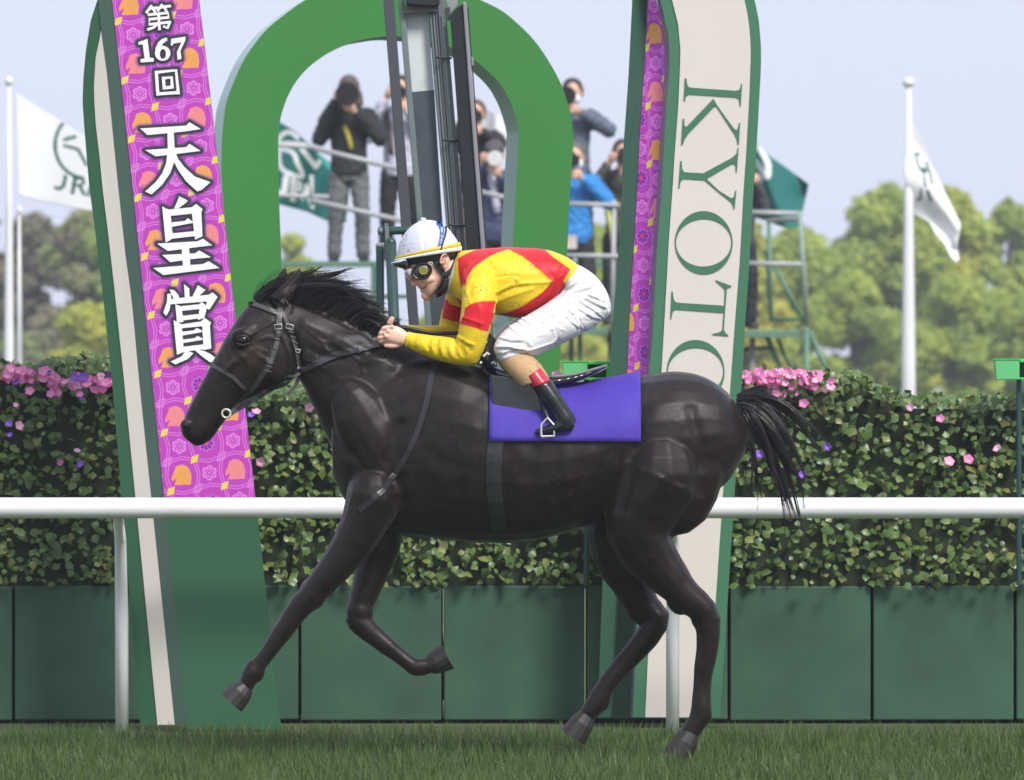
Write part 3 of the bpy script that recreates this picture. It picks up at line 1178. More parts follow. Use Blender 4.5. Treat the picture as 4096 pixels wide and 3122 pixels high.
# white flag, right
bt = lambda pts: cr('A', pts)
o = cloth('flag', bt([(1262, 850), (1310, 990), (1400, 1170), (1530, 1460), (1640, 1690), (1690, 1790)]) + cr('B', [(1698, 290), (1645, 395)]),
          cr('B', [(1240, 110), (1300, 185), (1440, 260), (1500, 360), (1570, 440), (1615, 540), (1660, 580), (1685, 560)]), YF,
          lambda u, v: .07 * np.sin(v * 7 + u * 4) * (.2 + v),
          lambda P: ink(P, WHT, [(DTEAL, 'line', bt([(1330, 1245), (1355, 1245)]), 12), (DTEAL, 'line', bt([(1335, 1275), (1365, 1360), (1405, 1400)]), 8),
                                 (DTEAL, 'line', bt([(1395, 1360), (1415, 1375)]), 15), 
                                 (DTEAL, 'line', bt([(1415, 1310), (1450, 1400), (1466, 1480)]), 8),
                                 (DTEAL, 'line', bt([(1375, 1530), (1372, 1600), (1345, 1612)]), 9), (DTEAL, 'line', bt([(1430, 1540), (1455, 1612)]), 11),
                                 (DTEAL, 'line', bt([(1400, 1420), (1412, 1500)]), 8)]), M_CLOTHW)
tag(o, 'white flag hanging limp with faint green emblem, on the right flagpole', 'flag', 'flags on poles behind the finish')
# green flag seen through the arch
pp = lambda pts: cr('P', pts)
qq_ = lambda pts: cr('Q', pts)
o = cloth('flag', pp([(60, 700), (230, 822), (420, 935), (540, 1050), (680, 1190), (850, 1330), (1000, 1440)]) + [(1400, 740)],
          [(1060, 800)] + qq_([(80, 500), (300, 560), (540, 620), (830, 760), (1110, 840), (1190, 800)]), YF + 8, lambda u, v: .16 * np.sin(u * 11 + v * 3),
          lambda P: ink(P, TEAL, [(WHT, 'line', smooth_path(pp([(215, 1180), (200, 1050), (270, 960), (360, 950), (440, 1010)]), 5), 19),
                                  (WHT, 'line', smooth_path(pp([(210, 1090), (330, 1080), (540, 1105)]), 4), 17),
                                  (WHT, 'line', smooth_path(pp([(215, 1180), (215, 1340), (300, 1450), (500, 1500), (440, 1330), (380, 1200), (230, 1150)]), 5), 19),
                                  (WHT, 'line', pp([(500, 1160), (670, 1380), (720, 1310)]), 20),
                                  (lin((60, 195, 185)), 'line', pp([(700, 1220), (850, 1390)]), 16),
                                  (WHT, 'line', qq_([(180, 60), (160, 290), (90, 320)]), 26), (WHT, 'line', qq_([(310, 90), (300, 400)]), 24), (WHT, 'line', qq_([(320, 110), (420, 150), (420, 240), (320, 250)]), 18),
                                  (WHT, 'line', qq_([(540, 190), (460, 390)]), 16), (WHT, 'line', qq_([(530, 190), (630, 540)]), 20)]), M_CLOTHG)
tag(o, 'green flag with white emblem and JRA lettering, seen through the arch', 'flag', 'flags on poles behind the finish')
# green flag right of the KYOTO sign
ap = lambda pts: cr('A', pts)
o = cloth('flag', [(2800, 430), (2900, 480)] + ap([(-20, 1080), (60, 1155), (170, 1265), (320, 1370), (470, 1485)]),
          [(2800, 760), (2900, 790)] + cr('B', [(-20, 220), (60, 230), (150, 255), (230, 290), (320, 312), (390, 300), (420, 200)]), YF + 8,
          lambda u, v: .22 * np.sin(u * 9 - v * 2.5),
          lambda P: ink(P, TEAL, [(WHT, 'line', smooth_path(ap([(-30, 1130), (60, 1190), (125, 1270), (150, 1350), (130, 1420), (40, 1290)]), 5), 24),
                                  (WHT, 'line', cr('B', [(75, -90), (65, 60), (110, 170)]), 26), (WHT, 'line', cr('B', [(75, -90), (10, 150)]), 20), (WHT, 'line', ap([(40, 1440), (60, 1480)]), 14)]), M_CLOTHG)
tag(o, 'green flag with a piece of white emblem, right of the KYOTO sign', 'flag', 'flags on poles behind the finish')
for px, yt in ((1010, 400), (2790, 380)):
    pole('white flagpole carrying the green flag, hidden behind the ' + ('arch' if px < 2000 else 'KYOTO sign'), px, yt, YF + 8, .06)
# pale flag behind the photographers at the right of the mirror post
rp = lambda pts: cr('R', pts)
o = cloth('flag', rp([(300, 380), (440, 420), (560, 480), (680, 540), (780, 600)]), rp([(300, 760), (440, 780), (560, 830), (700, 840), (800, 850)]), YF + 10,
          lambda u, v: .1 * np.sin(u * 8), lambda P: ink(P, WHT, []), M_CLOTHW, 40, 30)
tag(o, 'plain white flag cloth showing inside the right half of the arch', 'flag', 'flags on poles behind the finish')

# ---- photographers' stands
P_STAND = mat('stand_green_paint', (.105, .215, .145), .5, nscale=3, namt=.12)
P_STANDD = mat('stand_dark_paint', (.045, .12, .08), .55, nscale=3, namt=.2)
P_RAIL = mat('galvanised_rail', (.40, .41, .42), .4, nscale=6, namt=.1)
YU, YLo = 47.0, 45.0            # upper platform stands behind the lower one


def beam(name, pa, pb, ya, yb, r, m, parent, sq=False):
    mb = MB()
    mb.tube([W(pa, ya), W(pb, yb)], r, 4 if sq else 10)
    return mb.build(name, m, parent, smooth=not sq)


def deck(parent, x0, x1, y, Y, depth, m, thick=22):
    a, b = W((x0, y), Y), W((x1, y), Y)
    t = thick * S(Y)
    nb = 5
    for k in range(nb):
        yy = Y + depth * k / nb
        MB().box(((a.x + b.x) / 2, yy + depth / nb / 2, a.z - t * .3), (b.x - a.x, depth / nb - .012, t * .6)).build('plank', m, parent)
    MB().box(((a.x + b.x) / 2, Y - .03, a.z - t * .5), (b.x - a.x, .05, t)).build('edge_beam', m, parent, bevel=.006)


U = empty('camera_stand', W((1320, 1860), YU), 'green scaffold stand with high platform carrying the photographer inside the arch', 'stand')
deck(U, 960, 1530, 1046, YU, 1.4, P_STAND, 24)
for px in (985, 1494):
    yt = 620 if px < 1000 else 1050
    beam('post', (px, yt), (px, 2160), YU - .05, YU - .05, .024, P_STANDD, U)
    beam('post', (px + 12, yt), (px + 12, 2160), YU + 1.35, YU + 1.35, .024, P_STANDD, U)
beam('rail', (960, 568), (1262, 592), YU - .08, YU - .08, .021, P_RAIL, U)
beam('rail', (1240, 590), (1610, 680), YU - .1, YU - .1, .026, P_RAIL, U)
beam('rail', (985, 780), (1316, 788), YU - .08, YU - .08, .022, P_RAIL, U)
beam('rail', (1240, 802), (1610, 884), YU - .1, YU - .1, .026, P_RAIL, U)
beam('rail', (1245, 700), (1249, 822), YU - .1, YU - .1, .024, P_RAIL, U)
beam('rail', (985, 640), (1100, 655), YU + 1.3, YU + 1.3, .02, P_RAIL, U)
beam('crossbar', (985, 1183), (1640, 1187), YU - .02, YU - .02, .02, P_STANDD, U)
U2 = empty('camera_stand', W((2200, 1860), YU), 'high rear platform behind the right arch leg for the standing navy-jacket man', 'stand')
deck(U2, 1770, 2480, 1046, YU, 1.4, P_STAND, 22)
for px in (1790, 2120, 2462):
    beam('post', (px, 1046), (px, 2160), YU - .05, YU - .05, .024, P_STANDD, U2)
L_ = empty('camera_stand', W((2700, 1860), YLo), 'green scaffold stand with pale handrails reaching from the arch to right of the sign', 'stand')
deck(L_, 1800, 2960, 1312, YLo, 1.5, P_STAND, 26)
beam('rail', (2240, 815), (2480, 822), YLo - .1, YLo - .1, .022, P_RAIL, L_)
beam('rail', (2240, 1022), (2480, 1026), YLo - .1, YLo - .1, .022, P_RAIL, L_)
beam('rail', (1920, 768), (2110, 812), YLo - .1, YLo - .1, .024, P_RAIL, L_)
beam('rail', (2110, 812), (2240, 815), YLo - .1, YLo - .1, .022, P_RAIL, L_)
beam('post', (2457, 800), (2448, 1330), YLo - .08, YLo - .08, .022, P_RAIL, L_)
for px in (2285, 2320, 2440):
    beam('post', (px, 1320), (px, 2180), YLo - .02 + (px % 3) * .2, YLo - .02 + (px % 3) * .2, .022, P_STAND, L_)
R_ = empty('camera_stand', W((3110, 1860), YLo), 'green scaffold tower with pale rails standing right of the KYOTO sign', 'stand')
bb = lambda x, y: c1('B', x, y)
deck(R_, 2970, 3205, 1322, YLo, 1.5, P_STAND, 28)
beam('rail', bb(-60, 180), bb(405, 193), YLo - .1, YLo - .1, .024, P_RAIL, R_)
beam('rail', bb(150, 250), bb(400, 232), YLo + .9, YLo + .1, .022, P_RAIL, R_)
beam('rail', bb(-60, 592), bb(435, 600), YLo - .1, YLo - .1, .024, P_RAIL, R_)
beam('post', bb(398, 170), bb(460, 1110), YLo - .1, YLo - .1, .024, mat('worn_green_rail', (.25, .33, .28), .5, nscale=5, namt=.2), R_)
beam('post', bb(455, 1100), bb(462, 2400), YLo - .1, YLo - .1, .026, P_STAND, R_)
beam('post', bb(150, 250), bb(170, 1060), YLo + 1.3, YLo + 1.3, .022, P_STAND, R_)
beam('post', bb(140, 490), bb(160, 900), YLo + 1.35, YLo + 1.35, .022, P_STANDD, R_)
beam('brace', bb(195, 615), bb(440, 1060), YLo + .9, YLo + .9, .02, P_STAND, R_)
beam('brace', bb(480, 1140), bb(700, 1640), YLo + .9, YLo + .9, .024, P_STAND, R_)
beam('brace', bb(135, 1180), bb(300, 1560), YLo + .3, YLo + .3, .026, P_STAND, R_)
beam('brace', bb(220, 1200), bb(380, 1560), YLo + 1.2, YLo + 1.2, .018, P_STANDD, R_)
beam('crossbar', bb(-60, 1285), bb(160, 1270), YLo + .6, YLo + .6, .022, P_STANDD, R_)
beam('crossbar', bb(190, 1050), bb(440, 1040), YLo + 1.4, YLo + 1.4, .018, P_STANDD, R_)
beam('post', bb(20, 1190), bb(20, 2400), YLo + .2, YLo + .2, .03, mat('grey_pipe', (.3, .29, .28), .6, nscale=4, namt=.1), R_)

# ---- trees far behind
def tree(label, px, ytop, Y, width, colA, colB, dens=1.0, base=None, lobes=9, low=.18, seed=0, gap=.0):
    r = np.random.default_rng(seed)
    g = W((px, ytop), Y)
    H = g.z
    Rw = width * S(Y) / 2
    o = empty('tree', (g.x, Y, 0), label, 'tree', 'trees beyond the course')
    mb = MB()
    mb.tube([(g.x, Y, 0), (g.x + .1, Y, H * .3), (g.x - .1, Y, H * .6), (g.x, Y, H * .9)], [H * .035, H * .026, H * .016, H * .005], 8)
    cl = []
    for k in range(lobes * 5):
        t = r.uniform(low, 1) if k else 1.0
        prof = math.sin(min(1, (t - low) / (1 - low) * .80 + .22) * math.pi) ** .5
        a = r.uniform(0, 2 * math.pi)
        rad = Rw * prof * math.sqrt(r.uniform(.05, 1)) * .82
        sz = Rw * r.uniform(.20, .42)
        c = np.array([g.x + math.cos(a) * rad, Y + math.sin(a) * rad * .8, max(sz * .5, min(H * t, H - sz * r.uniform(.7, 1.1)))])
        if k == 0:
            c = np.array([g.x, Y, H - sz * .75])
        cl.append((c, sz))
        if k % 5 == 0:
            mb.tube([(g.x, Y, max(.3, c[2] * .55)), tuple((np.array([g.x, Y, c[2] * .75]) * .5 + c * .5)), tuple(c)], [H * .012, H * .008, H * .003], 5)
    mb.build('trunk', mat('bark', (.07, .055, .045), .9, nscale=5, namt=.3), o)
    vs, cs = [], []
    for c, sz in cl:
        if r.uniform() < gap:
            continue
        n = int(640 * dens)
        q = r.normal(0, 1, (n, 3))
        q /= np.linalg.norm(q, axis=1)[:, None]
        bump = 1 + .22 * np.sin(q[:, :1] * 5 + c[0] * 3) * np.cos(q[:, 2:] * 6 + c[2] * 2)
        rr = sz * bump * r.uniform(.45, 1.08, (n, 1)) ** .5
        p = c + q * rr * np.array([1, 1, .8])
        p += r.normal(0, sz * .06, (n, 3))
        nn = q + r.normal(0, .55, (n, 3)) + np.array([0, 0, .35])
        e1 = np.cross(nn, r.normal(0, 1, (n, 3)))
        e1 /= np.linalg.norm(e1, axis=1)[:, None] + 1e-9
        e2 = np.cross(nn, e1)
        e2 /= np.linalg.norm(e2, axis=1)[:, None] + 1e-9
        L = r.uniform(.07, .15, (n, 1)) * (H / 7) ** .5
        vs.append(np.stack([p - e1 * L, p - e2 * L * .6, p + e1 * L, p + e2 * L * .6], 1).reshape(-1, 3))
        mixv = np.clip(r.normal(.5, .2, (n, 1)) + r.normal(0, .38), -.35, 1)
        cc = np.array(colA) * (1 - mixv) + np.array(colB) * mixv
        cs.append(np.repeat(cc, 4, 0))
    co = np.concatenate(vs)
    C = np.concatenate(cs)
    me = bpy.data.meshes.new('crown')
    me.from_pydata(co.tolist(), [], np.arange(len(co)).reshape(-1, 4).tolist())
    place_mesh('crown', me, co, mat('foliage', (1, 1, 1), .6, attr='col', trans=.4), o, C)
    return o


YG = (.480, .570, .090)     # fresh spring green
MG = (.345, .455, .095)
YY = (.560, .540, .070)
BR = (.340, .290, .180)
GB = (.250, .240, .150)
tree('wide bright green tree just right of the scaffold tower', 3190, 905, 205, 560, MG, YG, 1.2, seed=1, lobes=10, low=.02)
tree('low yellow-green tree directly behind the KYOTO sign and scaffold', 2960, 880, 200, 420, YG, YY, 1.1, seed=2, low=.02)
tree('tallest rounded green tree behind the right flagpole', 3560, 742, 215, 560, MG, YG, 1.15, seed=3, lobes=10, low=.04, gap=.22)
tree('yellowish tree top directly right of the right flagpole', 3800, 752, 222, 380, YG, YY, 1.0, seed=4, low=.04, gap=.2)
tree('hazy green tree at the right edge of the picture', 4040, 810, 226, 420, MG, YG, 1.1, seed=5, low=.03, gap=.2)
tree('low bushy green tree in front of the tallest one', 3420, 1090, 190, 480, MG, YG, 1.2, seed=6, low=.0, gap=.25)
tree('low green bush tree right of the right flagpole', 3860, 1110, 190, 500, MG, YG, 1.2, seed=7, low=.0)
tree('dense low green tree at the bottom right corner behind the lamp', 4120, 1180, 186, 360, MG, YG, 1.2, seed=8, low=.0)
tree('brown half-bare tree behind the left flagpole', 140, 862, 215, 360, BR, GB, .7, seed=9, low=.08, gap=.15)
tree('brown half-bare tree next to the left green sign edge', 360, 838, 212, 460, BR, MG, .85, seed=10, low=.08, gap=.08)
tree('brown thin tree at the far left edge of the picture', -60, 850, 216, 330, BR, GB, .6, seed=11, low=.12, gap=.2)
tree('bright yellow-green low tree at left above the flowers', 340, 1215, 180, 380, YG, YY, 1.3, seed=12, low=.0)
tree('small dull green tree low at the left edge', 120, 1330, 185, 380, MG, GB, 1.0, seed=13, low=.0)
tree('small yellow-green tree seen inside the left of the arch', 1170, 938, 230, 270, YG, YY, .8, seed=14, low=.52, lobes=6)
tree('low yellow-green tree below the platform inside the arch', 1180, 1060, 190, 300, YG, YY, 1.0, seed=15, low=.0)
tree('green tree behind the rails between arch and KYOTO sign', 2370, 900, 205, 330, YG, MG, .9, seed=16, low=.02)
tree('low yellow bush under the right platform behind the jockey', 2350, 1340, 185, 330, YG, YY, 1.1, seed=17, low=.0)
tree('green tree hidden mostly behind the horse and mirror post', 1760, 1250, 195, 500, YG, MG, 1.0, seed=18, low=.0)
tree('faint far green tree between mirror post and right arch leg', 2000, 1120, 220, 260, YG, MG, .8, seed=19, low=.0)

# ---- flower bed
LEAF = [(0, 0), (.32, .05), (.42, .30), (.62, .32), (.38, .62), (0, 1.0), (-.38, .62), (-.62, .32), (-.42, .30), (-.32, .05)]
FB = empty('flower_bed', (0, 4.3, 0), 'raised flower bed of ivy leaves with pink and violet petunias along the rail', 'flower bed')


def bed_top(x):
    px = 2048 + x / S(4.2)
    yy = np.interp(px, [-300, 0, 120, 230, 330, 420, 520, 900, 2200, 2950, 3050, 3250, 3400, 3480, 3600, 4400],
                   [1455, 1455, 1466, 1450, 1430, 1437, 1500, 1560, 1560, 1515, 1488, 1486, 1490, 1530, 1590, 1600])
    return CAM_Z + (1561 - yy) * S(4.2)


def scatter_leaves(n, seed):
    r = np.random.default_rng(seed)
    vs, fs, cs = [], [], []
    for k in range(n):
        x = r.uniform(-2.7, 2.7)
        top = float(bed_top(x))
        top_leaf = r.uniform() < .42
        if top_leaf:
            z = top - abs(r.normal(0, .028)) + .004
            y = r.uniform(3.84, 4.7)
        else:
            z = r.uniform(.62, top - .01)
            y = 3.98 + r.normal(0, .045)
        L = r.uniform(.022, .048)
        a = r.uniform(0, 2 * math.pi)
        nrm = Vector((r.normal(0, .5), -.75 if not top_leaf else r.normal(-.35, .4), .55 + r.normal(0, .35))).normalized()
        u = nrm.orthogonal().normalized()
        w = nrm.cross(u)
        e1 = u * math.cos(a) + w * math.sin(a)
        e2 = nrm.cross(e1)
        n0 = len(vs)
        for (px, py) in LEAF:
            dz = -.25 * px * px - .12 * py * py
            vs.append(tuple(Vector((x, y, z)) + (e1 * px + e2 * py + nrm * dz) * L))
        vs.append(tuple(Vector((x, y, z)) + e2 * (.45 * L) + nrm * (.05 * L)))
        c0 = n0 + len(LEAF)
        m = len(LEAF)
        fs += [(n0 + i, n0 + (i + 1) % m, c0) for i in range(m)]
        t = r.uniform()
        c = np.array((.065, .135, .032)) * (1 - t) + np.array((.150, .215, .060)) * t
        if r.uniform() < .1:
            c = np.array((.20, .22, .06))
        cs += [c] * (m + 1)
    return vs, fs, cs


vs, fs, cs = scatter_leaves(9000, 3)
me = bpy.data.meshes.new('leaves')
me.from_pydata(vs, [], fs)
o = place_mesh('leaves', me, np.array(vs), mat('ivy_leaf', (1, 1, 1), .38, attr='col', trans=.15), FB, np.array(cs))
o['kind'] = 'stuff'
for k in range(9):
    MB().box((-2.55 + k * .64, 4.42, .31 + .002 * (k % 3)), (.628, .80, .60)).build('planter_panel', mat('planter_green', (.03, .09, .05), .6, nscale=3, namt=.3, bscale=12, bstr=.1, bdist=.01, specks=(40, .98, (.10, .09, .06))), FB, bevel=.006)
mb = MB()
xs = np.linspace(-2.75, 2.75, 90)
mb.loft([[(x, 4.03, .6), (x, 4.78, .6), (x, 4.78, float(bed_top(x)) - .05), (x, 4.06, float(bed_top(x)) - .05)] for x in xs])
mb.build('bed_core', mat('dark_bed_core', (.02, .032, .012), .95, nscale=9, namt=.4), FB)  # dark filler block behind the leaves


def flower_mesh(name, colA, colB):
    vs, fs, cs = [(0, 0, -.010)], [], [np.array((.75, .6, .25))]
    nseg = 20
    for ring, (rad, z) in enumerate(((.25, .0), (.62, .010), (1.0, .012))):
        for k in range(nseg):
            a = 2 * math.pi * k / nseg
            lob = 1 + .10 * math.cos(5 * a) * (ring == 2)
            rip = .004 * math.sin(10 * a) * (ring / 2)
            vs.append((rad * lob * math.cos(a) * .029, rad * lob * math.sin(a) * .029, z + rip))
            t = ring / 2
            cs.append(np.array(colB) * (1 - t) + np.array(colA) * t)
    for k in range(nseg):
        b = (k + 1) % nseg
        fs.append((0, 1 + k, 1 + b))
        for ring in range(2):
            o_ = 1 + ring * nseg
            fs.append((o_ + k, o_ + nseg + k, o_ + nseg + b, o_ + b))
    me = bpy.data.meshes.new(name)
    me.from_pydata(vs, [], fs)
    a = me.color_attributes.new('col', 'FLOAT_COLOR', 'POINT')
    rgba = np.ones((len(vs), 4), np.float32)
    rgba[:, :3] = np.array(cs)
    a.data.foreach_set('color', rgba.ravel())
    me.materials.append(mat('petal', (1, 1, 1), .55, attr='col', trans=.3))
    me.polygons.foreach_set('use_smooth', np.ones(len(me.polygons), bool))
    return me


FM = [flower_mesh('flower', lin((244, 105, 190)), lin((250, 190, 225))), flower_mesh('flower', lin((250, 150, 205)), lin((252, 220, 235))),
      flower_mesh('flower', lin((125, 70, 205)), lin((165, 120, 225)))]
r = np.random.default_rng(8)
spots = []
for k in range(125):                  # left bank, showing above the cut of the hedge
    px = r.uniform(-40, 470)
    spots.append((px, 1418 + 60 + abs(r.normal(0, 38)) + (22 if px > 200 else -2), 2 if (px > 230 and r.uniform() < .28) or r.uniform() < .08 else int(r.uniform() < .3)))
for k in range(100):
    px = r.uniform(2950, 3330)
    spots.append((px, 1488 + abs(r.normal(0, 32)) + max(0, px - 3200) * .12, int(r.uniform() < .55)))
for k in range(4):
    spots.append((r.uniform(2205, 2232), 1500 + r.uniform(0, 40), 1))
for k in range(50):
    spots.append((r.uniform(-200, 4300), r.uniform(1600, 1950), int(r.uniform(0, 3))))
for px, py, kd in spots:
    ob = bpy.data.objects.new('flower', FM[kd])
    COL.objects.link(ob)
    ob.parent = FB
    y = 3.86 + r.uniform(-.03, .05)
    p = W((px, py), y)
    ob.location = (p.x, y - 4.3, p.z)
    nrm = Vector((r.normal(0, .45), -.9, r.normal(.45, .35))).normalized()
    ob.rotation_euler = nrm.to_track_quat('Z', 'Y').to_euler()
    sc_ = r.uniform(.42, .82)
    ob.scale = (sc_, sc_, sc_)

# ---- bright green lamp boxes on the bed
M_LAMPG = mat('bright_green_plastic', (.014, .60, .07), .3, coat=.4, nscale=6, namt=.06)
M_LAMPF = mat('pale_green_face', (.12, .50, .18), .35, nscale=5, namt=.12)


def lampbox(label, x0, x1, y0, y1, split, Y=3.75):
    o = empty('lamp_box', W(((x0 + x1) / 2, y1), Y), label, 'lamp box', 'green boxes on the flower bed')
    sp = split
    mb = MB()
    mb.prism([W((x0 + 6, y0 + 4), Y), W((sp, y0 + 4), Y), W((sp, y1), Y), W((x0 + 14, y1), Y)], (0, .12, 0))
    mb.build('front_face', M_LAMPF, o, bevel=.004)
    mb = MB()
    for q in ([(sp + 1, y0), (x1, y0), (x1, y0 + 13), (sp + 1, y0 + 13)], [(x1 - 22, y0 + 14), (x1, y0 + 14), (x1 - 4, y1), (x1 - 26, y1)],
              [(sp + 1, y1 - 9), (x1 - 28, y1 - 9), (x1 - 28, y1), (sp + 1, y1)]):
        mb.prism([W(t, Y - .004) for t in q], (0, .13, 0))
    mb.build('hood', M_LAMPG, o, bevel=.003)
    mb = MB()
    mb.prism([W(t, Y + .10) for t in [(sp + 1, y0 + 8), (x1 - 10, y0 + 8), (x1 - 20, y1 - 4), (sp + 1, y1 - 4)]], (0, .02, 0))
    mb.build('dark_opening', mat('dark_green_inside', (.004, .08, .012), .5, nscale=5, namt=.2), o)
    mb = MB()
    mb.prism([W(t, Y - .004) for t in [(x0 - 1, y0 - 1), (sp, y0 - 1), (sp, y0 + 3), (x0 + 1, y0 + 3)]], (0, .13, 0))
    mb.build('rim', M_LAMPG, o)
    mb = MB()
    a = W(((x0 + x1) / 2, y1), Y + .06)
    mb.tube([(a.x, a.y, .62), (a.x, a.y, a.z)], .012, 8)
    mb.build('stake', G_DGREEN, o)
    return o


lampbox('bright green box lamp on the flower bed just behind the saddle', 2242, 2450, 1446, 1520, 2350)
lampbox('bright green box lamp cut off by the right edge of the picture', 3972, 4180, 1437, 1520, 4078)

# ---- white running rail in front of the bed
RAIL = empty('running_rail', (0, 2.6, 0), 'white running rail with curved posts along the inside of the turf track', 'rail')
M_RAILW = mat('white_rail_plastic', (.78, .78, .78), .35, nscale=3, namt=.04)
MB().tube([(-14, 2.6, .98), (-4, 2.6, .98), (4, 2.6, .98), (14, 2.6, .98)], .045, 16).build('rail', M_RAILW, RAIL, smooth=True)
for k in range(-5, 6):
    MB().tube([(k * 2.4 + .7, 3.05, 0), (k * 2.4 + .7, 3.02, .5), (k * 2.4 + .7, 2.9, .84), (k * 2.4 + .7, 2.64, .95)], [.03, .03, .026, .022], 10).build('post', M_RAILW, RAIL, smooth=True)

# ---- spring haze in the air over the course
mh = bpy.data.materials.new('haze')
mh.use_nodes = True
mh.node_tree.nodes.clear()
ho = mh.node_tree.nodes.new('ShaderNodeOutputMaterial')
hv = mh.node_tree.nodes.new('ShaderNodeVolumePrincipled')
hv.inputs['Color'].default_value = (.90, .93, 1.0, 1)
hv.inputs['Density'].default_value = .00055
mh.node_tree.links.new(hv.outputs[0], ho.inputs['Volume'])
o = MB().box((0, 190, 11), (900, 500, 24)).build('haze', mh, origin=(0, 190, -1))
o['kind'] = 'stuff'
o['label'] = 'thin pale spring haze over the whole racecourse'
# ================================================================== photographers on the stands
M_FSKIN = mat('photographer_skin', (.66, .39, .27), .5, nscale=30, namt=.08, sss=.05)  # one even skin tone for all photographers
M_CAMB = mat('black_camera', (.012, .012, .013), .35, nscale=30, namt=.2)
M_CAMW = mat('white_lens_paint', (.70, .69, .68), .35, nscale=20, namt=.05)
M_GLASS = mat('lens_glass', (.006, .006, .007), .06, nscale=10, namt=.3, coat=.6)
M_MASK = mat('white_face_mask', (.80, .80, .82), .8, nscale=20, namt=.04)


def photographer(label, px, top, feet, Y, jacket, trousers, hat, camera='black', lens=.055, tilt=0.0, elbows=(.20, .20), wide=1.0, mask=False, capstyle='hair',
                 cam_label=None, extra=None, turn=0.0, elbz=.645):
    base = W((px, feet), Y)
    h = (feet - top) * S(Y)
    o = empty('person', base, label, 'photographer', 'photographers on the stands')
    ct, st = math.cos(turn), math.sin(turn)

    def L(u, z, d=0.0):
        uu, dd = u * h, d * h
        return base + Vector((uu * ct - dd * st, -(dd * ct + uu * st), z * h))
    hz = .925
    # body: head, neck, hands and core in one continuous skin
    mb = MB()
    mb.ball(L(0, hz), (.048 * h, .058 * h, .068 * h))
    mb.ball(L(0, hz - .035, .012), (.038 * h, .045 * h, .045 * h))
    mb.ball(L(0, hz - .012, .060), (.010 * h, .014 * h, .016 * h))
    for s_ in (-1, 1):
        mb.ball(L(s_ * .050, hz - .01, -.005), (.008 * h, .012 * h, .018 * h))
    mb.limb([L(0, hz - .05, -.01), L(0, .80, -.012)], [.032 * h, .036 * h])
    mb.limb([L(0, .80), L(0, .60), L(0, .50)], [.06 * h, .07 * h, .07 * h])
    hr = L(-.060, hz - .026, .11)
    hl = L(.014, hz - .100, .17)
    for hh, s_ in ((hr, -1), (hl, 1)):
        mb.ball(hh, (.022 * h, .026 * h, .030 * h))
        for k in range(4):
            a = hh + Vector((s_ * -.006 * h, -.018 * h, (.018 - .012 * k) * h))
            mb.limb([a, a + Vector((s_ * -.016 * h, -.014 * h, 0)), a + Vector((s_ * -.028 * h, -.006 * h, -.002 * h))], [.0075 * h, .007 * h, .006 * h], 2, 8)
        mb.limb([hh + Vector((0, .01 * h, .012 * h)), hh + Vector((s_ * -.02 * h, .004 * h, .024 * h))], [.009 * h, .007 * h], 2, 8)
    er = L(-elbows[0], elbz, .05)
    el = L(elbows[1], elbz + .01, .05)
    mb.limb([L(-.11, .80), er, hr], [.025 * h, .022 * h, .016 * h])
    mb.limb([L(.11, .80), el, hl], [.025 * h, .022 * h, .016 * h])
    for s_ in (-1, 1):
        mb.limb([L(s_ * .05, .5), L(s_ * .06, .27, .01), L(s_ * .065, .05)], [.04 * h, .03 * h, .02 * h])
    me, co = organic(mb, .012, 3)
    place_mesh('body', me, co, M_FSKIN, o)
    # jacket
    mb = MB()
    secs = [(.835, .070, .052), (.815, .110, .062), (.77, .128, .072), (.70, .120, .076), (.62, .112, .074), (.55, .112, .074), (.49, .116, .078), (.455, .112, .074)]
    rings = []
    for z, a, b in secs:
        rings.append([L(a * wide * .84 * math.cos(t), z, b * math.sin(t) + (.01 if z > .6 else 0)) for t in np.linspace(0, 2 * math.pi, 25)[:-1]])
    mb.loft(rings)
    for s_, e, hh in ((-1, er, hr), (1, el, hl)):
        sh = L(s_ * .098 * wide, .785)
        w = e.lerp(hh, .80)
        mb.limb([sh, sh.lerp(e, .5), e, e.lerp(w, .5), w], [.050 * h, .048 * h, .042 * h, .037 * h, .029 * h])

    def jd(co, no):
        q = co / h * 60
        return (np.sin(q[:, 0] * 1.3 + 2 * np.sin(q[:, 2] * .7)) * np.sin(q[:, 2] * 1.1 + 1.6 * np.sin(q[:, 0] * .6))) * .004 * h
    me, co = organic(mb, .013, 3, jd)
    place_mesh('jacket', me, co, mat(jacket[0], jacket[1], .75, nscale=5, namt=.22, bscale=20, bstr=.2, bdist=.01), o)
    # trousers
    mb = MB()
    mb.loft([[L(a * .88 * math.cos(t), z, b * math.sin(t)) for t in np.linspace(0, 2 * math.pi, 21)[:-1]] for z, a, b in ((.53, .100, .066), (.49, .108, .072), (.45, .106, .07), (.43, .09, .06))])
    for s_ in (-1, 1):
        mb.limb([L(s_ * .052, .47), L(s_ * .062, .36, .008), L(s_ * .070, .27, .015), L(s_ * .074, .15), L(s_ * .078, .04, -.004)], [.056 * h, .052 * h, .045 * h, .041 * h, .040 * h])
    me, co = organic(mb, .013, 3, jd)
    place_mesh('trousers', me, co, mat(trousers[0], trousers[1], .8, nscale=5, namt=.2, bscale=20, bstr=.2, bdist=.01), o)
    for s_ in (-1, 1):
        mb = MB()
        c = L(s_ * .082, .018, .03)
        mb.loft([[c + Vector((a * h * math.cos(t), -b * h * math.sin(t) - dd * h, z * h)) for t in np.linspace(0, 2 * math.pi, 17)[:-1]] for z, a, b, dd in ((-.018, .028, .072, .012), (0, .030, .074, .012), (.015, .026, .060, .0), (.03, .022, .036, -.02))])
        mb.build('shoe', mat('dark_shoe', (.03, .028, .028), .5, nscale=20, namt=.3), o, smooth=True)
    # hair or hat
    mb = MB()
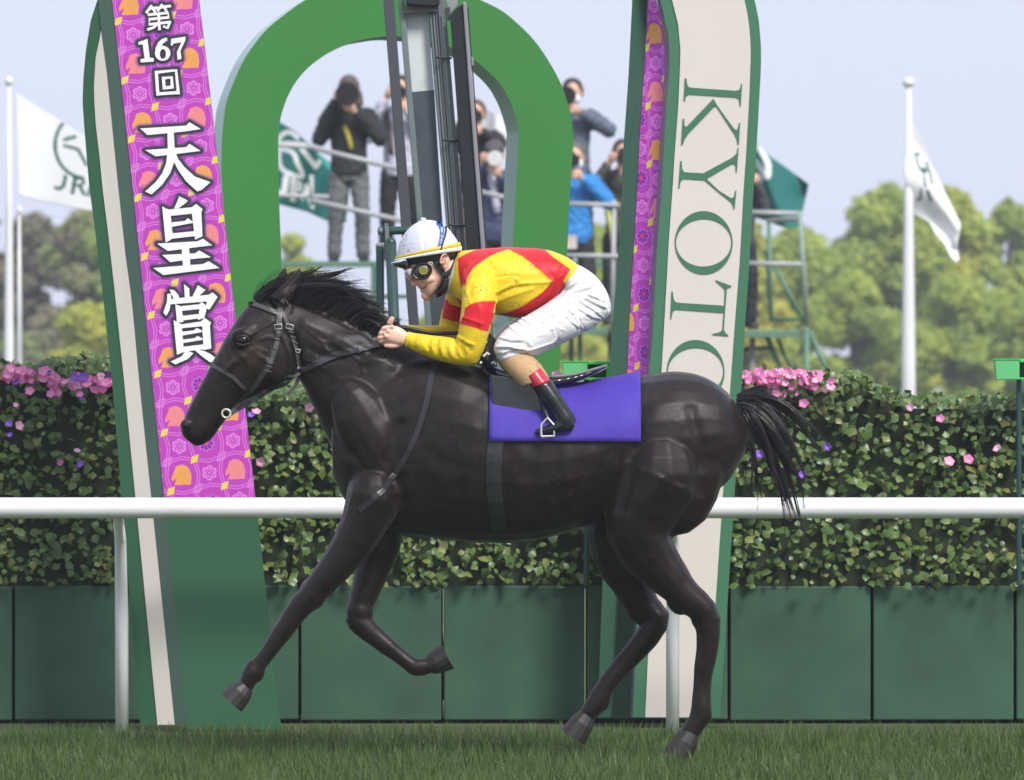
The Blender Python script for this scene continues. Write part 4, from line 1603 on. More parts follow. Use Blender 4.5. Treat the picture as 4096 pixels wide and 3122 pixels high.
    if capstyle == 'hood':
        mb.ball(L(0, hz + .012, -.008), (.060 * h, .066 * h, .074 * h))
        mb.limb([L(-.052, hz - .02, 0), L(-.05, hz - .07, -.005)], [.02 * h, .03 * h])
        mb.limb([L(.052, hz - .02, 0), L(.05, hz - .07, -.005)], [.02 * h, .03 * h])
    elif capstyle == 'cap':
        mb.ball(L(0, hz + .026, -.004), (.058 * h, .064 * h, .052 * h))
        mb.limb([L(-.03, hz + .022, .06), L(.03, hz + .022, .06)], [.012 * h, .012 * h])
    else:
        mb.ball(L(0, hz + .022, -.014), (.057 * h, .062 * h, .056 * h))
        for s_ in (-1, 1):
            mb.limb([L(s_ * .05, hz + .01, -.005), L(s_ * .05, hz - .025, -.012)], [.014 * h, .009 * h])
    me, co = organic(mb, .010, 2)
    place_mesh('hat' if capstyle != 'hair' else 'hair', me, co, mat(hat[0], hat[1], .8, nscale=14, namt=.3, bscale=40, bstr=.3, bdist=.01), o)
    if mask:
        mb = MB()
        mb.ball(L(.006, hz - .040, .028), (.040 * h, .036 * h, .032 * h))
        mb.build('face_mask', M_MASK, o, smooth=True)
    if extra:
        extra(o, L, h)
    # camera held at the face
    if camera:
        c = L(-.004 + tilt, hz - .022, .10)
        co_ = empty('camera', c, cam_label, 'camera', 'cameras held by the photographers')
        MB().box(c, (.14, .07, .10)).build('camera_body', M_CAMB, co_, bevel=.012)
        MB().box(c + Vector((0, 0, .058)), (.06, .06, .04)).build('viewfinder', M_CAMB, co_, bevel=.01)
        lm = M_CAMW if camera == 'white' else M_CAMB
        f = Vector((tilt * 1.2, -1, -.05)).normalized()
        R_ = lens * 1.0
        MB().tube([c + f * .03, c + f * .10, c + f * .105, c + f * .26], [R_ * .72, R_ * .74, R_ * .95, R_ * .98], 24).build('lens_barrel', lm, co_, smooth=False)
        MB().tube([c + f * .262, c + f * .37, c + f * .371, c + f * .30], [R_ * 1.08, R_ * 1.16, R_ * (1.06 if camera != 'white' else .62), R_ * (.9 if camera != 'white' else .6)], 24, cap=False).build('lens_hood', lm, co_, smooth=False)
        MB().tube([c + f * .268, c + f * .272], [R_ * .93, R_ * .93], 24).build('front_glass', M_GLASS, co_)
    return o


def strap_extra(colr, name='shoulder_strap', u=.0, z0=.80, z1=.62, w=.012):
    def fn(o, L, h):
        mb = MB()
        mb.limb([L(u - .02, z0, .085), L(u, (z0 + z1) / 2, .098), L(u + .012, z1, .095)], [w * h] * 3, 3, 8)
        mb.build(name, mat(name + '_' + 'cloth', colr, .7, nscale=20, namt=.1), o, smooth=True)
    return fn


BK = ('black_jacket', (.016, .016, .019))
GYT = ('grey_trousers', (.135, .14, .145))
BKT = ('black_trousers', (.014, .014, .018))
NVT = ('navy_trousers', (.030, .032, .045))
photographer('photographer in black jacket and grey trousers standing inside the arch, hood up', 1396, 305, 1046, YU + .45, BK, GYT, ('brown_hood', (.10, .075, .068)), lens=.098, elbows=(.165, .17),
             capstyle='hood', wide=1.05, cam_label='large black lens pointed from the hooded photographer in the arch', extra=strap_extra((.42, .36, .03), 'yellow_strap', 0, .72, .61, .014))
photographer('photographer in pale lilac coat half hidden behind the left mirror post', 1602, 300, 1046, YU + .9, ('lilac_coat', (.56, .55, .68)), BKT, ('black_hair', (.02, .018, .018)), lens=.05, elbows=(.20, .15),
             cam_label='camera of the lilac coated photographer behind the mirror post', extra=strap_extra((.10, .07, .08), 'dark_strap', -.06, .82, .58, .014))
photographer('brown haired photographer in black jacket right of the mirror post', 1903, 398, 1120, YU + .4, BK, ('brown_trousers', (.10, .085, .07)), ('brown_hair', (.13, .06, .035)), lens=.05, elbows=(.13, .14), elbz=.74,
             cam_label='black camera of the brown haired photographer by the mirror post')
photographer('photographer in grey cap with pale lens camera, at right inside the arch', 1978, 560, 1300, YLo + .35, ('navy_jacket', (.05, .06, .14)), ('dark_trousers', (.02, .02, .022)), ('grey_cap', (.085, .08, .088)), camera='white', lens=.062, tilt=.006,
             capstyle='cap', elbows=(.14, .13), cam_label='pale grey camera lens held by the grey capped photographer', extra=strap_extra((.55, .54, .66), 'lilac_strap', .0, .80, .62, .022))
photographer('tall photographer in slate navy jacket with white mask, right of the arch', 2290, 312, 1046, YU + .3, ('slate_jacket', (.095, .120, .170)), NVT, ('dark_brown_hair', (.045, .030, .025)), lens=.075, tilt=-.022, mask=True,
             elbows=(.13, .205), elbz=.70, cam_label='black lens in front of the masked tall photographer')
def badge(o, L, h):
    mb = MB()
    mb.prism([L(-.062, .50, .115), L(.01, .50, .115), L(.01, .425, .115), L(-.062, .425, .115)], (0, .006, 0))
    mb.build('press_badge', mat('pale_pink_badge', (.72, .60, .55), .6, nscale=20, namt=.15), o)


photographer('photographer in bright blue jacket with hanging press badge, right of the arch', 2300, 572, 1312, YLo + .35, ('bright_blue_jacket', (.030, .235, .62)), ('charcoal_trousers', (.035, .033, .036)), ('grey_brown_hair', (.14, .11, .10)), lens=.05, tilt=-.012, mask=True,
             elbows=(.13, .185), elbz=.66, cam_label='small camera of the blue jacketed photographer', extra=badge)
photographer('photographer in olive jacket beside the dark edge of the KYOTO sign', 2492, 556, 1300, YLo + .6, ('olive_jacket', (.075, .075, .055)), ('navy_work_trousers', (.028, .030, .042)), ('dark_hair', (.06, .038, .03)), lens=.05, elbows=(.20, .13), elbz=.66,
             cam_label='black camera of the olive jacketed photographer by the sign', extra=strap_extra((.55, .62, .16), 'lime_strap', -.065, .60, .44, .016))
photographer('photographer standing mostly behind the KYOTO sign, dark trouser leg showing', 2952, 590, 1318, YLo + .4, ('dark_grey_jacket', (.07, .07, .085)), ('black_work_trousers', (.016, .018, .026)), ('short_black_hair', (.02, .018, .018)), lens=.05, elbows=(.15, .13),
             cam_label='camera of the photographer hidden by the KYOTO sign', turn=-.5)
# ================================================================== horse
def hx(*p):
    return cr(6, p)


HORSE = empty('horse', W((2100, 3049)), 'dark brown racehorse galloping left with black mane blown back', 'horse')


def horse_body():
    mb = MB()
    # head
    mb.ribs([((1060, 1190), (1190, 1345), .075), ((1000, 1215), (1192, 1430), .088), ((950, 1272), (1180, 1505), .100), ((908, 1338), (1138, 1548), .100), ((874, 1402), (1062, 1572), .084),
             ((840, 1466), (985, 1602), .070), ((802, 1540), (925, 1652), .060), ((765, 1612), (882, 1708), .056), ((738, 1672), (850, 1752), .056), ((722, 1712), (812, 1780), .050), ((732, 1748), (780, 1785), .028)],
            p=2.25)
    # cheek plates
    for s_ in (-1, 1):
        mb.ball(W((1120, 1440), s_ * .065), (.085, .035, .10), axes=(Vector((.8, 0, -.6)), Vector((0, 1, 0)), Vector((.6, 0, .8))))
        # brow and eye socket
        mb.ball(W((985, 1335), s_ * .082), (.052, .020, .026), axes=(Vector((.86, 0, .5)), Vector((0, 1, 0)), Vector((-.5, 0, .86))))
        mb.ball(W((962, 1352), s_ * .078), (.038, .024, .034))
        # facial crest
        mb.tube([W((1010, 1405), s_ * .090), W((940, 1450), s_ * .083), W((900, 1490), s_ * .070)], [.012, .014, .008], 8)
        # nostril rim
        mb.ball(W((748, 1700), s_ * .045), (.028, .012, .022))
    # neck
    mb.ribs([((1020, 1196), (1150, 1390), .070), ((1110, 1196), (1190, 1500), .082), ((1215, 1212), (1235, 1590), .092), ((1345, 1258), (1285, 1700), .105), ((1470, 1318), (1330, 1800), .128),
             ((1590, 1362), (1365, 1900), .150), ((1710, 1396), (1420, 2000), .165)], p=2.1)
    # trunk
    mb.ribs([((1330, 1660), (1330, 1900), .10), ((1430, 1545), (1400, 2030), .18), ((1560, 1440), (1520, 2120), .200), ((1700, 1396), (1700, 2150), .225), ((1840, 1430), (1880, 2170), .265), ((2030, 1505), (2080, 2170), .285),
             ((2250, 1545), (2280, 2130), .285), ((2400, 1532), (2450, 2060), .275), ((2550, 1504), (2600, 2030), .272), ((2680, 1488), (2740, 2020), .262), ((2800, 1502), (2850, 1980), .235), ((2910, 1570), (2930, 1900), .18), ((2985, 1690), (2985, 1800), .08)], p=2.15)
    for s_ in (-1, 1):
        # shoulder, forearm top, haunch
        mb.ball(W((1500, 1760), s_ * .13), (.13, .09, .27), axes=(Vector((.87, 0, .5)), Vector((0, 1, 0)), Vector((-.5, 0, .87))))
        mb.ball(W((2680, 1850), s_ * .14), (.22, .12, .30))
    for x, y, yy, r_ in ((1252, 2375, -.11, .056), (1441, 2445, .11, .056), (2725, 2385, -.12, .066), (2565, 2425, .12, .064), (2812, 2470, -.117, .05), (2612, 2495, .117, .05), (1020, 2685, -.105, .043), (2803, 2858, -.113, .046), (2400, 2795, .113, .046)):
        mb.ball(W((x, y), yy), (r_, r_ * .82, r_ * 1.15))
    legs = {
        'near_fore': (-.14, [(1500, 1980), (1420, 2160), (1250, 2380), (1200, 2430), (1050, 2640), (1010, 2690), (975, 2760)], [.115, .085, .052, .048, .032, .038, .030]),
        'far_fore': (.14, [(1520, 1980), (1520, 2170), (1440, 2440), (1450, 2500), (1620, 2640), (1665, 2670), (1730, 2660)], [.115, .085, .052, .048, .032, .038, .030]),
        'near_hind': (-.15, [(2640, 1900), (2560, 2140), (2720, 2360), (2830, 2480), (2810, 2720), (2800, 2860), (2750, 2945)], [.19, .135, .072, .055, .038, .042, .034]),
        'far_hind': (.15, [(2620, 1900), (2480, 2150), (2560, 2400), (2620, 2500), (2440, 2720), (2395, 2800), (2340, 2870)], [.19, .135, .072, .055, .038, .042, .034]),
    }
    for nm, (y, pts, rs) in legs.items():
        mb.limb([W(p, y * (1 - .25 * min(1, i / 4))) for i, p in enumerate(pts)], rs)
    # ears
    for y, dx, dy in ((-.055, 0, 0), (.055, -62, -4)):
        e = [((1078, 1188), (1148, 1228), .030, y), ((1108, 1160), (1168, 1190), .030, y - .006 * (1 if y < 0 else -1)), ((1140, 1133), (1184, 1160), .024, y), ((1170, 1106), (1202, 1130), .018, y), ((1190, 1082), (1208, 1098), .012, y), ((1200, 1074), (1206, 1080), .006, y)]
        mb.ribs([((a[0] + dx, a[1] + dy), (b[0] + dx, b[1] + dy), h, yy) for a, b, h, yy in e])
    return mb


def horse_disp(co, no):
    P = side_px(co)
    d_ = np.zeros(len(co))
    near = np.abs(co[:, 1]) > .012
    def ridge(pts, w, a):
        return a * np.exp(-(line_d(P, pts) / w) ** 2) * near
    # jaw edge, neck muscle lines, veins, crest fold, shoulder
    d_ += ridge(hx((700, 1270), (760, 1340), (800, 1440), (812, 1560), (790, 1660)), 9, .006)
    d_ += ridge(hx((830, 1300), (860, 1420), (870, 1560)), 16, -.010)
    d_ += ridge(hx((900, 990), (1200, 1112), (1440, 1245), (1560, 1300)), 9, .003)
    d_ += ridge(hx((900, 1015), (1200, 1140), (1440, 1275), (1550, 1335)), 8, -.004)
    d_ += ridge(hx((930, 1180), (1100, 1260), (1280, 1300), (1450, 1280)), 22, .005)
    d_ += ridge(hx((960, 1400), (1100, 1470), (1250, 1480)), 18, -.004)
    d_ += ridge(hx((445, 1290), (520, 1230), (600, 1190), (640, 1160)), 8, .004)
    d_ += ridge(hx((440, 1265), (510, 1205), (590, 1165)), 8, -.003)
    d_ += ridge(hx((500, 1440), (560, 1490), (640, 1540)), 10, .003)
    d_ += ridge(hx((310, 1270), (370, 1245), (430, 1275)), 7, .005)
    d_ += ridge(hx((320, 1380), (380, 1385), (430, 1350)), 6, .003)
    d_ += ridge(hx((350, 1410), (400, 1430)), 5, -.002)
    d_ += ridge(hx((1200, 1330), (1400, 1400), (1520, 1480), (1640, 1560)), 20, .006)
    d_ += ridge(hx((1460, 1520), (1640, 1500), (1700, 1560)), 16, .006)
    d_ += ridge(hx((760, 990), (800, 1040), (790, 1080)), 9, -.004)
    # veins and tendons
    for pts in (((330, 1430), (400, 1480), (440, 1560), (420, 1640)), ((440, 1420), (520, 1400), (600, 1440)), ((520, 1330), (600, 1300), (660, 1310)), ((960, 1250), (1080, 1340), (1180, 1350), (1300, 1420)),
                ((900, 1500), (1010, 1520), (1100, 1580)), ((1080, 1340), (1120, 1420), (1200, 1460)), ((1320, 1430), (1420, 1520), (1450, 1620)), ((250, 1420), (290, 1500), (280, 1600))):
        d_ += ridge(hx(*pts), 4.5, .0028)
    d_ += ridge([(1600, 1700), (1560, 1850), (1590, 2000)], 30, -.008)
    d_ += ridge([(2560, 1650), (2520, 1850), (2480, 2020)], 34, -.010)
    d_ += ridge([(2760, 1640), (2800, 1800), (2790, 1960)], 26, -.007)
    for k in range(5):
        d_ += ridge([(1900 + k * 90, 1720), (1880 + k * 95, 1900), (1900 + k * 100, 2060)], 22, .0025)
    for i in range(0, len(co)):
        pass
    n1 = np.sin(P[:, 0] / 37 + 1.7 * np.sin(P[:, 1] / 53)) * np.sin(P[:, 1] / 41 + 1.3 * np.sin(P[:, 0] / 61))
    return d_ * 1.55 + n1 * .002


hm, hco = organic(horse_body(), .0075, 5, horse_disp)
P = side_px(hco)
C = np.tile(np.array((.0120, .0072, .0058)), (len(hco), 1))


def tint(colr, pts, w, amt):
    global C
    k = (amt * np.exp(-(line_d(P, pts) / w) ** 2))[:, None]
    C = C * (1 - k) + np.array(colr) * k


# brown muzzle, cheek and flank tones of the coat, paler, greyer patches on the neck
tint((.045, .025, .017), hx((470, 1390), (520, 1430)), 40, .7)
tint((.040, .024, .018), hx((480, 1150), (560, 1180), (590, 1160)), 34, .6)
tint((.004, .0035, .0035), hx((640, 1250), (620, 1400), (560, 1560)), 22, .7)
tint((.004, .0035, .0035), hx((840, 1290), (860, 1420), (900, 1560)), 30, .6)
tint((.004, .004, .004), hx((60, 1560), (20, 1650)), 60, .5)
tint((.030, .019, .015), hx((300, 1500), (520, 1560)), 70, .6)
tint((.034, .024, .023), hx((820, 1090), (1000, 1200), (1200, 1230)), 50, .6)
tint((.045, .040, .040), hx((1380, 1240), (1450, 1290), (1520, 1320)), 22, .5)
tint((.050, .046, .047), hx((1580, 1520), (1660, 1560), (1640, 1600)), 26, .6)
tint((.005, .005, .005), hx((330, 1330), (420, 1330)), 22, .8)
tint((.02, .012, .010), hx((640, 970), (760, 880)), 30, .5)
M_COAT = mat('horse_coat', (1, 1, 1), .42, attr='col', rvar=(9, .22, .50), nscale=34, namt=.45, bscale=240, bstr=.5, bdist=.003, spec=.27, sheen=.06, coat=0, ndetail=9, specks=(300, .97, (.16, .13, .11)))
hb = place_mesh('body', hm, hco, M_COAT, HORSE, C)
HB = BVHTree.FromPolygons([tuple(c) for c in hco], [tuple(p.vertices) for p in hm.polygons])

for s_ in (-1, 1):
    mb = MB()
    p = W(c1(6, 375, 1328), s_ * .098)
    mb.ball(p + Vector((0, s_ * .003, 0)), (.022, .011, .019), 20, 12)
    mb.build('eye', mat('horse_eye', (.005, .003, .003), .16, nscale=30, namt=.2, spec=.5), HORSE, smooth=True)
    mb = MB()
    lid = [(-.026, -.002), (-.014, .014), (.004, .019), (.020, .012), (.030, -.006)]
    mb.tube([p + Vector((a, s_ * .007, b)) for a, b in lid], [.003, .006, .007, .006, .003], 8)
    mb.tube([p + Vector((a, s_ * .006, -.010 - b * .45)) for a, b in lid], [.003, .005, .005, .005, .003], 8)
    mb.build('eyelid', M_COAT if False else mat('eyelid_skin', (.008, .006, .006), .55, nscale=60, namt=.2), HORSE, smooth=True)
    MB().ball(W((742, 1702), s_ * .055), (.013, .006, .010), 12, 8).build('nostril', mat('nostril_dark', (.004, .003, .003), .7, nscale=20, namt=.2), HORSE, smooth=True)
# hooves
M_HOOF = mat('hoof_horn', (.022, .018, .016), .5, nscale=30, namt=.3)
for (x0, y0), (x1, y1), yy in (((985, 2745), (925, 2810), -.105), ((1715, 2665), (1790, 2625), .105), ((2765, 2930), (2700, 3040), -.112), ((2350, 2862), (2290, 2950), .112)):
    a, b = W((x0, y0), yy), W((x1, y1), yy)
    MB().tube([a, a.lerp(b, .35), b], [.036, .050, .058], 14).build('hoof', M_HOOF, HORSE, smooth=False)
# inner ear of the near ear
MB().ball(W(c1(6, 790, 900), -.083), (.040, .006, .012), axes=(Vector((.70, 0, .71)), Vector((0, 1, 0)), Vector((-.71, 0, .70)))).build('inner_ear', mat('ear_inside', (.020, .012, .010), .8, nscale=40, namt=.3), HORSE, smooth=True)

# ---- mane and tail of single strands
GUIDE = [[(495, 955), (525, 900), (640, 818), (800, 762), (980, 715), (1150, 685)],
         [(560, 940), (640, 855), (800, 795), (1000, 752), (1200, 738), (1320, 722)],
         [(700, 950), (800, 855), (950, 795), (1120, 780), (1260, 792), (1350, 838)],
         [(850, 985), (950, 890), (1080, 840), (1250, 838), (1380, 862), (1500, 912)],
         [(1000, 1030), (1080, 935), (1200, 888), (1350, 888), (1500, 925), (1610, 960)],
         [(1150, 1100), (1220, 1000), (1330, 945), (1450, 965), (1560, 1020), (1650, 1085)],
         [(1300, 1170), (1360, 1065), (1450, 1030), (1540, 1060), (1640, 1130), (1750, 1175)],
         [(1420, 1240), (1470, 1140), (1540, 1110), (1620, 1150), (1720, 1200), (1830, 1230)],
         [(1560, 1320), (1580, 1215), (1630, 1190), (1700, 1215), (1800, 1250), (1960, 1292)]]
GW = np.array([cr(6, g) for g in GUIDE])          # flyaway ends
GU = GW + np.array([[(0, (0, 8, 17, 22, 20, 12)[j] * (1.0 if i < 6 else .5)) for j in range(6)] for i in range(9)])   # body of the mane


def strands(n, seed, ylo, yhi, rad, jit, lenmin=.55, guide=GU, clump=34, spread=9, tipw=.25):
    """hair as locks: every lock follows its own bent guide, its strands fan out at the root and gather at the tip"""
    r = np.random.default_rng(seed)
    mb = MB()
    ng = len(guide)
    done = 0
    while done < n:
        t = r.uniform(0, ng - 1.001)
        i = int(t)
        f = t - i
        g0 = np.array(smooth_path(guide[i] * (1 - f) + guide[i + 1] * f, 5))
        ln = r.uniform(lenmin, 1.04)
        m = max(7, int(len(g0) * min(1, ln)))
        g0 = g0[:m]
        s_ = np.linspace(0, 1, m)
        tip = r.normal(0, jit, 2) * np.array([1.2, 1.0])
        ph, fr, am = r.uniform(0, 6.28), r.uniform(3.0, 7), r.uniform(8, 24)
        curl = r.uniform(-1, 1) ** 3 * 60
        cx = g0[:, 0] + tip[0] * s_ + np.sin(s_ * fr + ph) * am * s_
        cy = g0[:, 1] + tip[1] * s_ + np.cos(s_ * fr * 1.1 + ph) * am * s_ + curl * np.clip(s_ - .55, 0, 1) ** 2 * 3
        cyw = r.uniform(ylo, yhi)
        dy = r.normal(0, .03)
        k_n = int(clump * r.uniform(.5, 1.4))
        for q in range(k_n):
            ox, oy, od = r.normal(0, spread, 2).tolist() + [r.normal(0, .010)]
            sp = (1 - s_) * (1 - tipw) + tipw
            if r.uniform() < .05:
                sp = sp + s_ * r.uniform(.6, 2.2)
            st = max(6, int(m * r.uniform(.72, 1)))
            gx = cx + ox * sp + np.sin(s_ * fr * 2 + q) * 1.6 * s_
            gy = cy + oy * sp + np.cos(s_ * fr * 2 + q * 2) * 1.6 * s_
            rr = rad * r.uniform(.55, 1.3)
            pts = [W((gx[j], gy[j]), cyw + od * sp[j] + dy * s_[j] - .012 * math.sin(math.pi * s_[j])) for j in range(0, st, 2)]
            rs = [rr * (1 - .85 * (j / (len(pts) - 1)) ** 1.5) for j in range(len(pts))]
            mb.tube(pts, rs, 3, cap=False)
        done += k_n
    return mb


M_HAIR = mat('black_horse_hair', (.0090, .0074, .0074), .26, nscale=25, namt=.35, spec=.7, sheen=.1)
mb = strands(4200, 5, -.040, .035, .0019, 22, .66, clump=36, spread=7, tipw=.22)
mb2 = strands(420, 6, -.04, .03, .0012, 36, .95, clump=4, spread=6, tipw=1.4, guide=GW)
mb.add(mb2.v, mb2.f)
o = mb.build('mane', M_HAIR, HORSE, smooth=True)
o['kind'] = 'stuff'
TG = np.array([[(2960, 1590), (3030, 1570), (3110, 1600), (3200, 1680), (3290, 1800), (3360, 1930)], [(2970, 1620), (3020, 1640), (3090, 1720), (3160, 1850), (3200, 1990), (3230, 2120)],
               [(2965, 1640), (2995, 1720), (3040, 1850), (3070, 1990), (3085, 2120), (3090, 2240)]], float)
o = strands(1100, 9, -.03, .03, .0026, 40, guide=TG).build('tail', M_HAIR, HORSE, smooth=True)
o['kind'] = 'stuff'

# ------------------------------------------------------------------ bridle and reins
M_LEATHER = mat('grey_black_leather', (.062, .057, .053), .42, nscale=40, namt=.3, bscale=120, bstr=.25, bdist=.001)
M_LEATHERB = mat('black_leather', (.020, .020, .022), .38, nscale=40, namt=.3, bscale=120, bstr=.2, bdist=.001)
M_STEEL = mat('bright_buckle', (.62, .60, .54), .4, metal=.5, nscale=20, namt=.1)
BRI = empty('bridle', W((1060, 1500), -.1), 'grey-black leather bridle with pale buckles on the head of the dark horse', 'bridle')


def strap(name, pts, w, m=M_LEATHER, yf=-.09, off=.002, thick=.005, parent=None):
    mb = MB()
    ribbon(mb, pts, w, HB, yf, off, thick)
    return mb.build(name, m, parent or BRI)


strap('browband', hx((424, 1006), (460, 1004), (540, 1028), (660, 1074), (752, 1094)), 17, thick=.007)
strap('headpiece', hx((772, 975), (740, 990), (712, 1030), (700, 1085)), [30, 22])
strap('cheekpiece', hx((712, 1090), (702, 1200), (690, 1310), (668, 1410), (622, 1530), (560, 1630)) + [(1010, 1560), (930, 1640)], 18, off=.004)
strap('cheek_strap', hx((720, 1010), (705, 1110), (698, 1205)), 20, off=.008)
strap('throatlatch', hx((742, 1092), (790, 1215), (828, 1320), (858, 1420), (872, 1520), (878, 1620)) + [(1185, 1540), (1150, 1580)], 14, off=.004)
strap('noseband', hx((92, 1540), (150, 1568), (230, 1615), (300, 1655)) + [(960, 1535), (985, 1560)], 15)
strap('rein_loop', hx((640, 1400), (600, 1500), (560, 1580), (520, 1640)) + [(1015, 1540), (945, 1640)], 8, M_LEATHERB, off=.008)
for k, (x, y, a) in enumerate(((690, 1207, .1), (790, 1207, -.3), (862, 1420, -.15))):
    mb = MB()
    p = Vector(c1(6, x, y))
    h = HB.ray_cast(Vector((W(p).x, -2, W(p).z)), Vector((0, 1, 0)))
    yy = (h[0].y if h[0] else -.1) - .014
    w_, h_ = (.014, .009) if k < 2 else (.009, .006)
    cs_, sn = math.cos(a), math.sin(a)
    cor = [W(p, yy) + Vector((u * cs_ - v * sn, 0, u * sn + v * cs_)) for u, v in ((-w_, -h_), (w_, -h_), (w_, h_), (-w_, h_), (-w_, -h_))]
    mb.tube(cor, .0022, 6)
    mb.build('buckle', M_STEEL, BRI, smooth=True)
for (x, y) in ((680, 1318), (664, 1400), (612, 1560), (604, 1600), (806, 1255), (822, 1300), (840, 1350)):
    p = Vector(c1(6, x, y))
    h = HB.ray_cast(Vector((W(p).x, -2, W(p).z)), Vector((0, 1, 0)))
    yy = (h[0].y if h[0] else -.1) - .012
    MB().tube([W((p.x - 11, p.y - 2), yy), W((p.x + 11, p.y + 2), yy)], .0026, 6).build('keeper', M_LEATHER, BRI)
mb = MB()
pr = [W((905 + 17 * math.cos(t), 1655 + 17 * math.sin(t)), -.085) for t in np.linspace(0, 2 * math.pi, 20)]
mb.tube(pr, .0045, 8)
mb.build('bit_ring', M_STEEL, BRI, smooth=True)
strap('rein', [(912, 1660), (1030, 1590)] + hx((790, 1655), (1000, 1545), (1200, 1458), (1400, 1402), (1600, 1352), (1690, 1330)), [22, 28], M_LEATHERB, off=.006, thick=.008)
strap('rein_keeper', hx((1398, 1375), (1420, 1432)), 24, M_LEATHERB, off=.010)
strap('neck_strap', cr(7, [(545, 1490), (525, 1560), (505, 1620), (490, 1700)]) + [(1700, 1640), (1640, 1800), (1540, 1950), (1440, 2040)], 22, M_LEATHERB)
strap('girth', [(2010, 1640), (1985, 1760), (1975, 1900), (1985, 2030), (2000, 2120)], 60, M_LEATHERB)

# ------------------------------------------------------------------ saddle
SAD = empty('saddle', W((2210, 1560)), 'small black leather racing saddle with raised shiny cantle under the jockey', 'saddle')
mb = MB()
mb.ribs([((1935, 1462), (1935, 1525), .10), ((2020, 1490), (2020, 1545), .16), ((2120, 1500), (2120, 1556), .17), ((2215, 1502), (2215, 1552), .16), ((2300, 1494), (2300, 1530), .145), ((2370, 1474), (2372, 1502), .125), ((2415, 1462), (2420, 1478), .095), ((2428, 1464), (2430, 1470), .05)], n=28, p=2.6)
me, co = organic(mb, .006, 4)
M_SADDLE = mat('shiny_black_saddle', (.016, .017, .020), .16, nscale=12, namt=.2, coat=.6, bscale=60, bstr=.1, bdist=.002)
place_mesh('seat', me, co, M_SADDLE, SAD)
mb = MB()
mb.tube([W(p, -.125) for p in smooth_path([(2200, 1508), (2290, 1500), (2365, 1481), (2412, 1466), (2428, 1462)], 4)], .0045, 8)
mb.build('piping', mat('grey_piping', (.25, .25, .26), .3, nscale=20, namt=.1), SAD, smooth=True)
mb = MB()
mb.prism([W(t, -.235) for t in [(1960, 1500), (2140, 1520), (2170, 1640), (2120, 1760), (2040, 1760), (1970, 1640)]], (0, -.012, 0))
mb.build('flap', M_SADDLE, SAD, bevel=.005)
CLO = empty('saddle_cloth', W((2250, 1760), -.28), 'violet blue saddle cloth on the back of the dark horse', 'saddle cloth')
mb = MB()
rows = []
for t in np.linspace(0, 1, 40):
    x = 1958 + t * 602
    ctr = W((x, 1800))
    ring = []
    for q in np.linspace(-1, 1, 41):
        a = q * 1.45
        dr = Vector((0, math.sin(a), math.cos(a)))
        h_ = HB.ray_cast(ctr + dr * .9, -dr)
        p_ = h_[0] if h_[0] is not None else ctr + dr * .28
        ring.append(p_ + dr * .010)
    rows.append(ring)
n_ = 41
vs = [p for r_ in rows for p in r_]
mb.add(vs, [(i * n_ + j, i * n_ + j + 1, (i + 1) * n_ + j + 1, (i + 1) * n_ + j) for i in range(39) for j in range(n_ - 1)])
o = mb.build('cloth', mat('violet_cloth', (.060, .030, .36), .75, nscale=60, namt=.12, bscale=200, bstr=.3, bdist=.001), CLO, smooth=True)
sm = o.modifiers.new('thickness', 'SOLIDIFY')
sm.thickness = .006
mb = MB()
mb.tube([W((2150, 1560), -.27), W((2190, 1672), -.29)], .008, 8)
mb.build('stirrup_leather', M_LEATHERB, SAD)
mb = MB()
mb.tube([W(p, -.315) for p in [(2165, 1745), (2165, 1700), (2190, 1672), (2215, 1700), (2217, 1745), (2165, 1747)]], .005, 8)
mb.build('stirrup', M_STEEL, SAD)
# ================================================================== jockey
JOC = empty('person', W((2200, 1850)), 'jockey in red and yellow silks and white cap, crouched low over the horse', 'jockey')
hp = lambda *p: cr('H', p)
jp = lambda *p: cr(7, p)
YN = -.19          # depth of the near arm and leg
# ---- body: head, neck, hands and the limbs inside the clothes, one continuous skin
mb = MB()
def H2(rows):
    return [(c1('H', *a), c1('H', *b), *rest) for a, b, *rest in rows]


mb.ribs(H2([((330, 700), (1240, 560), .066), ((345, 900), (1330, 740), .076), ((420, 1060), (1300, 930), .076), ((500, 1190), (1260, 1040), .072), ((575, 1290), (1210, 1130), .068), ((635, 1375), (1150, 1230), .062),
            ((690, 1450), (1090, 1330), .055), ((728, 1520), (1020, 1420), .046), ((765, 1575), (950, 1500), .034), ((815, 1600), (890, 1560), .016)]), p=2.15)
# nose, lips, chin, cheekbone
mb.ribs(H2([((470, 1150), (560, 1130), .012), ((478, 1240), (590, 1205), .017), ((482, 1312), (625, 1265), .023), ((502, 1376), (645, 1315), .025), ((556, 1398), (632, 1345), .018)]), p=2)
mb.ball(W(c1('H', 668, 1392)), (.012, .022, .008))
mb.ball(W(c1('H', 712, 1462)), (.013, .020, .010))
mb.ball(W(c1('H', 775, 1555)), (.022, .026, .020))
for s_ in (-1, 1):
    mb.ball(W(c1('H', 800, 1230), s_ * .055), (.035, .020, .022))
    # ears
    rim = [c1('H', 1112 + 74 * math.cos(t) - 18 * math.sin(t), 905 + 128 * math.sin(t) + 10 * math.cos(t)) for t in np.linspace(2.6, 7.6, 18)]
    mb.tube([W(p, s_ * (.088 + .006 * math.sin(i / 3))) for i, p in enumerate(rim)], .0046, 8)
    mb.ball(W(c1('H', 1112, 905), s_ * .079), (.013, .007, .024))
    mb.ball(W(c1('H', 1120, 1015), s_ * .084), (.007, .006, .009))
    mb.tube([W(c1('H', x, y), s_ * .088) for x, y in ((1145, 860), (1150, 920), (1125, 965))], .004, 6)
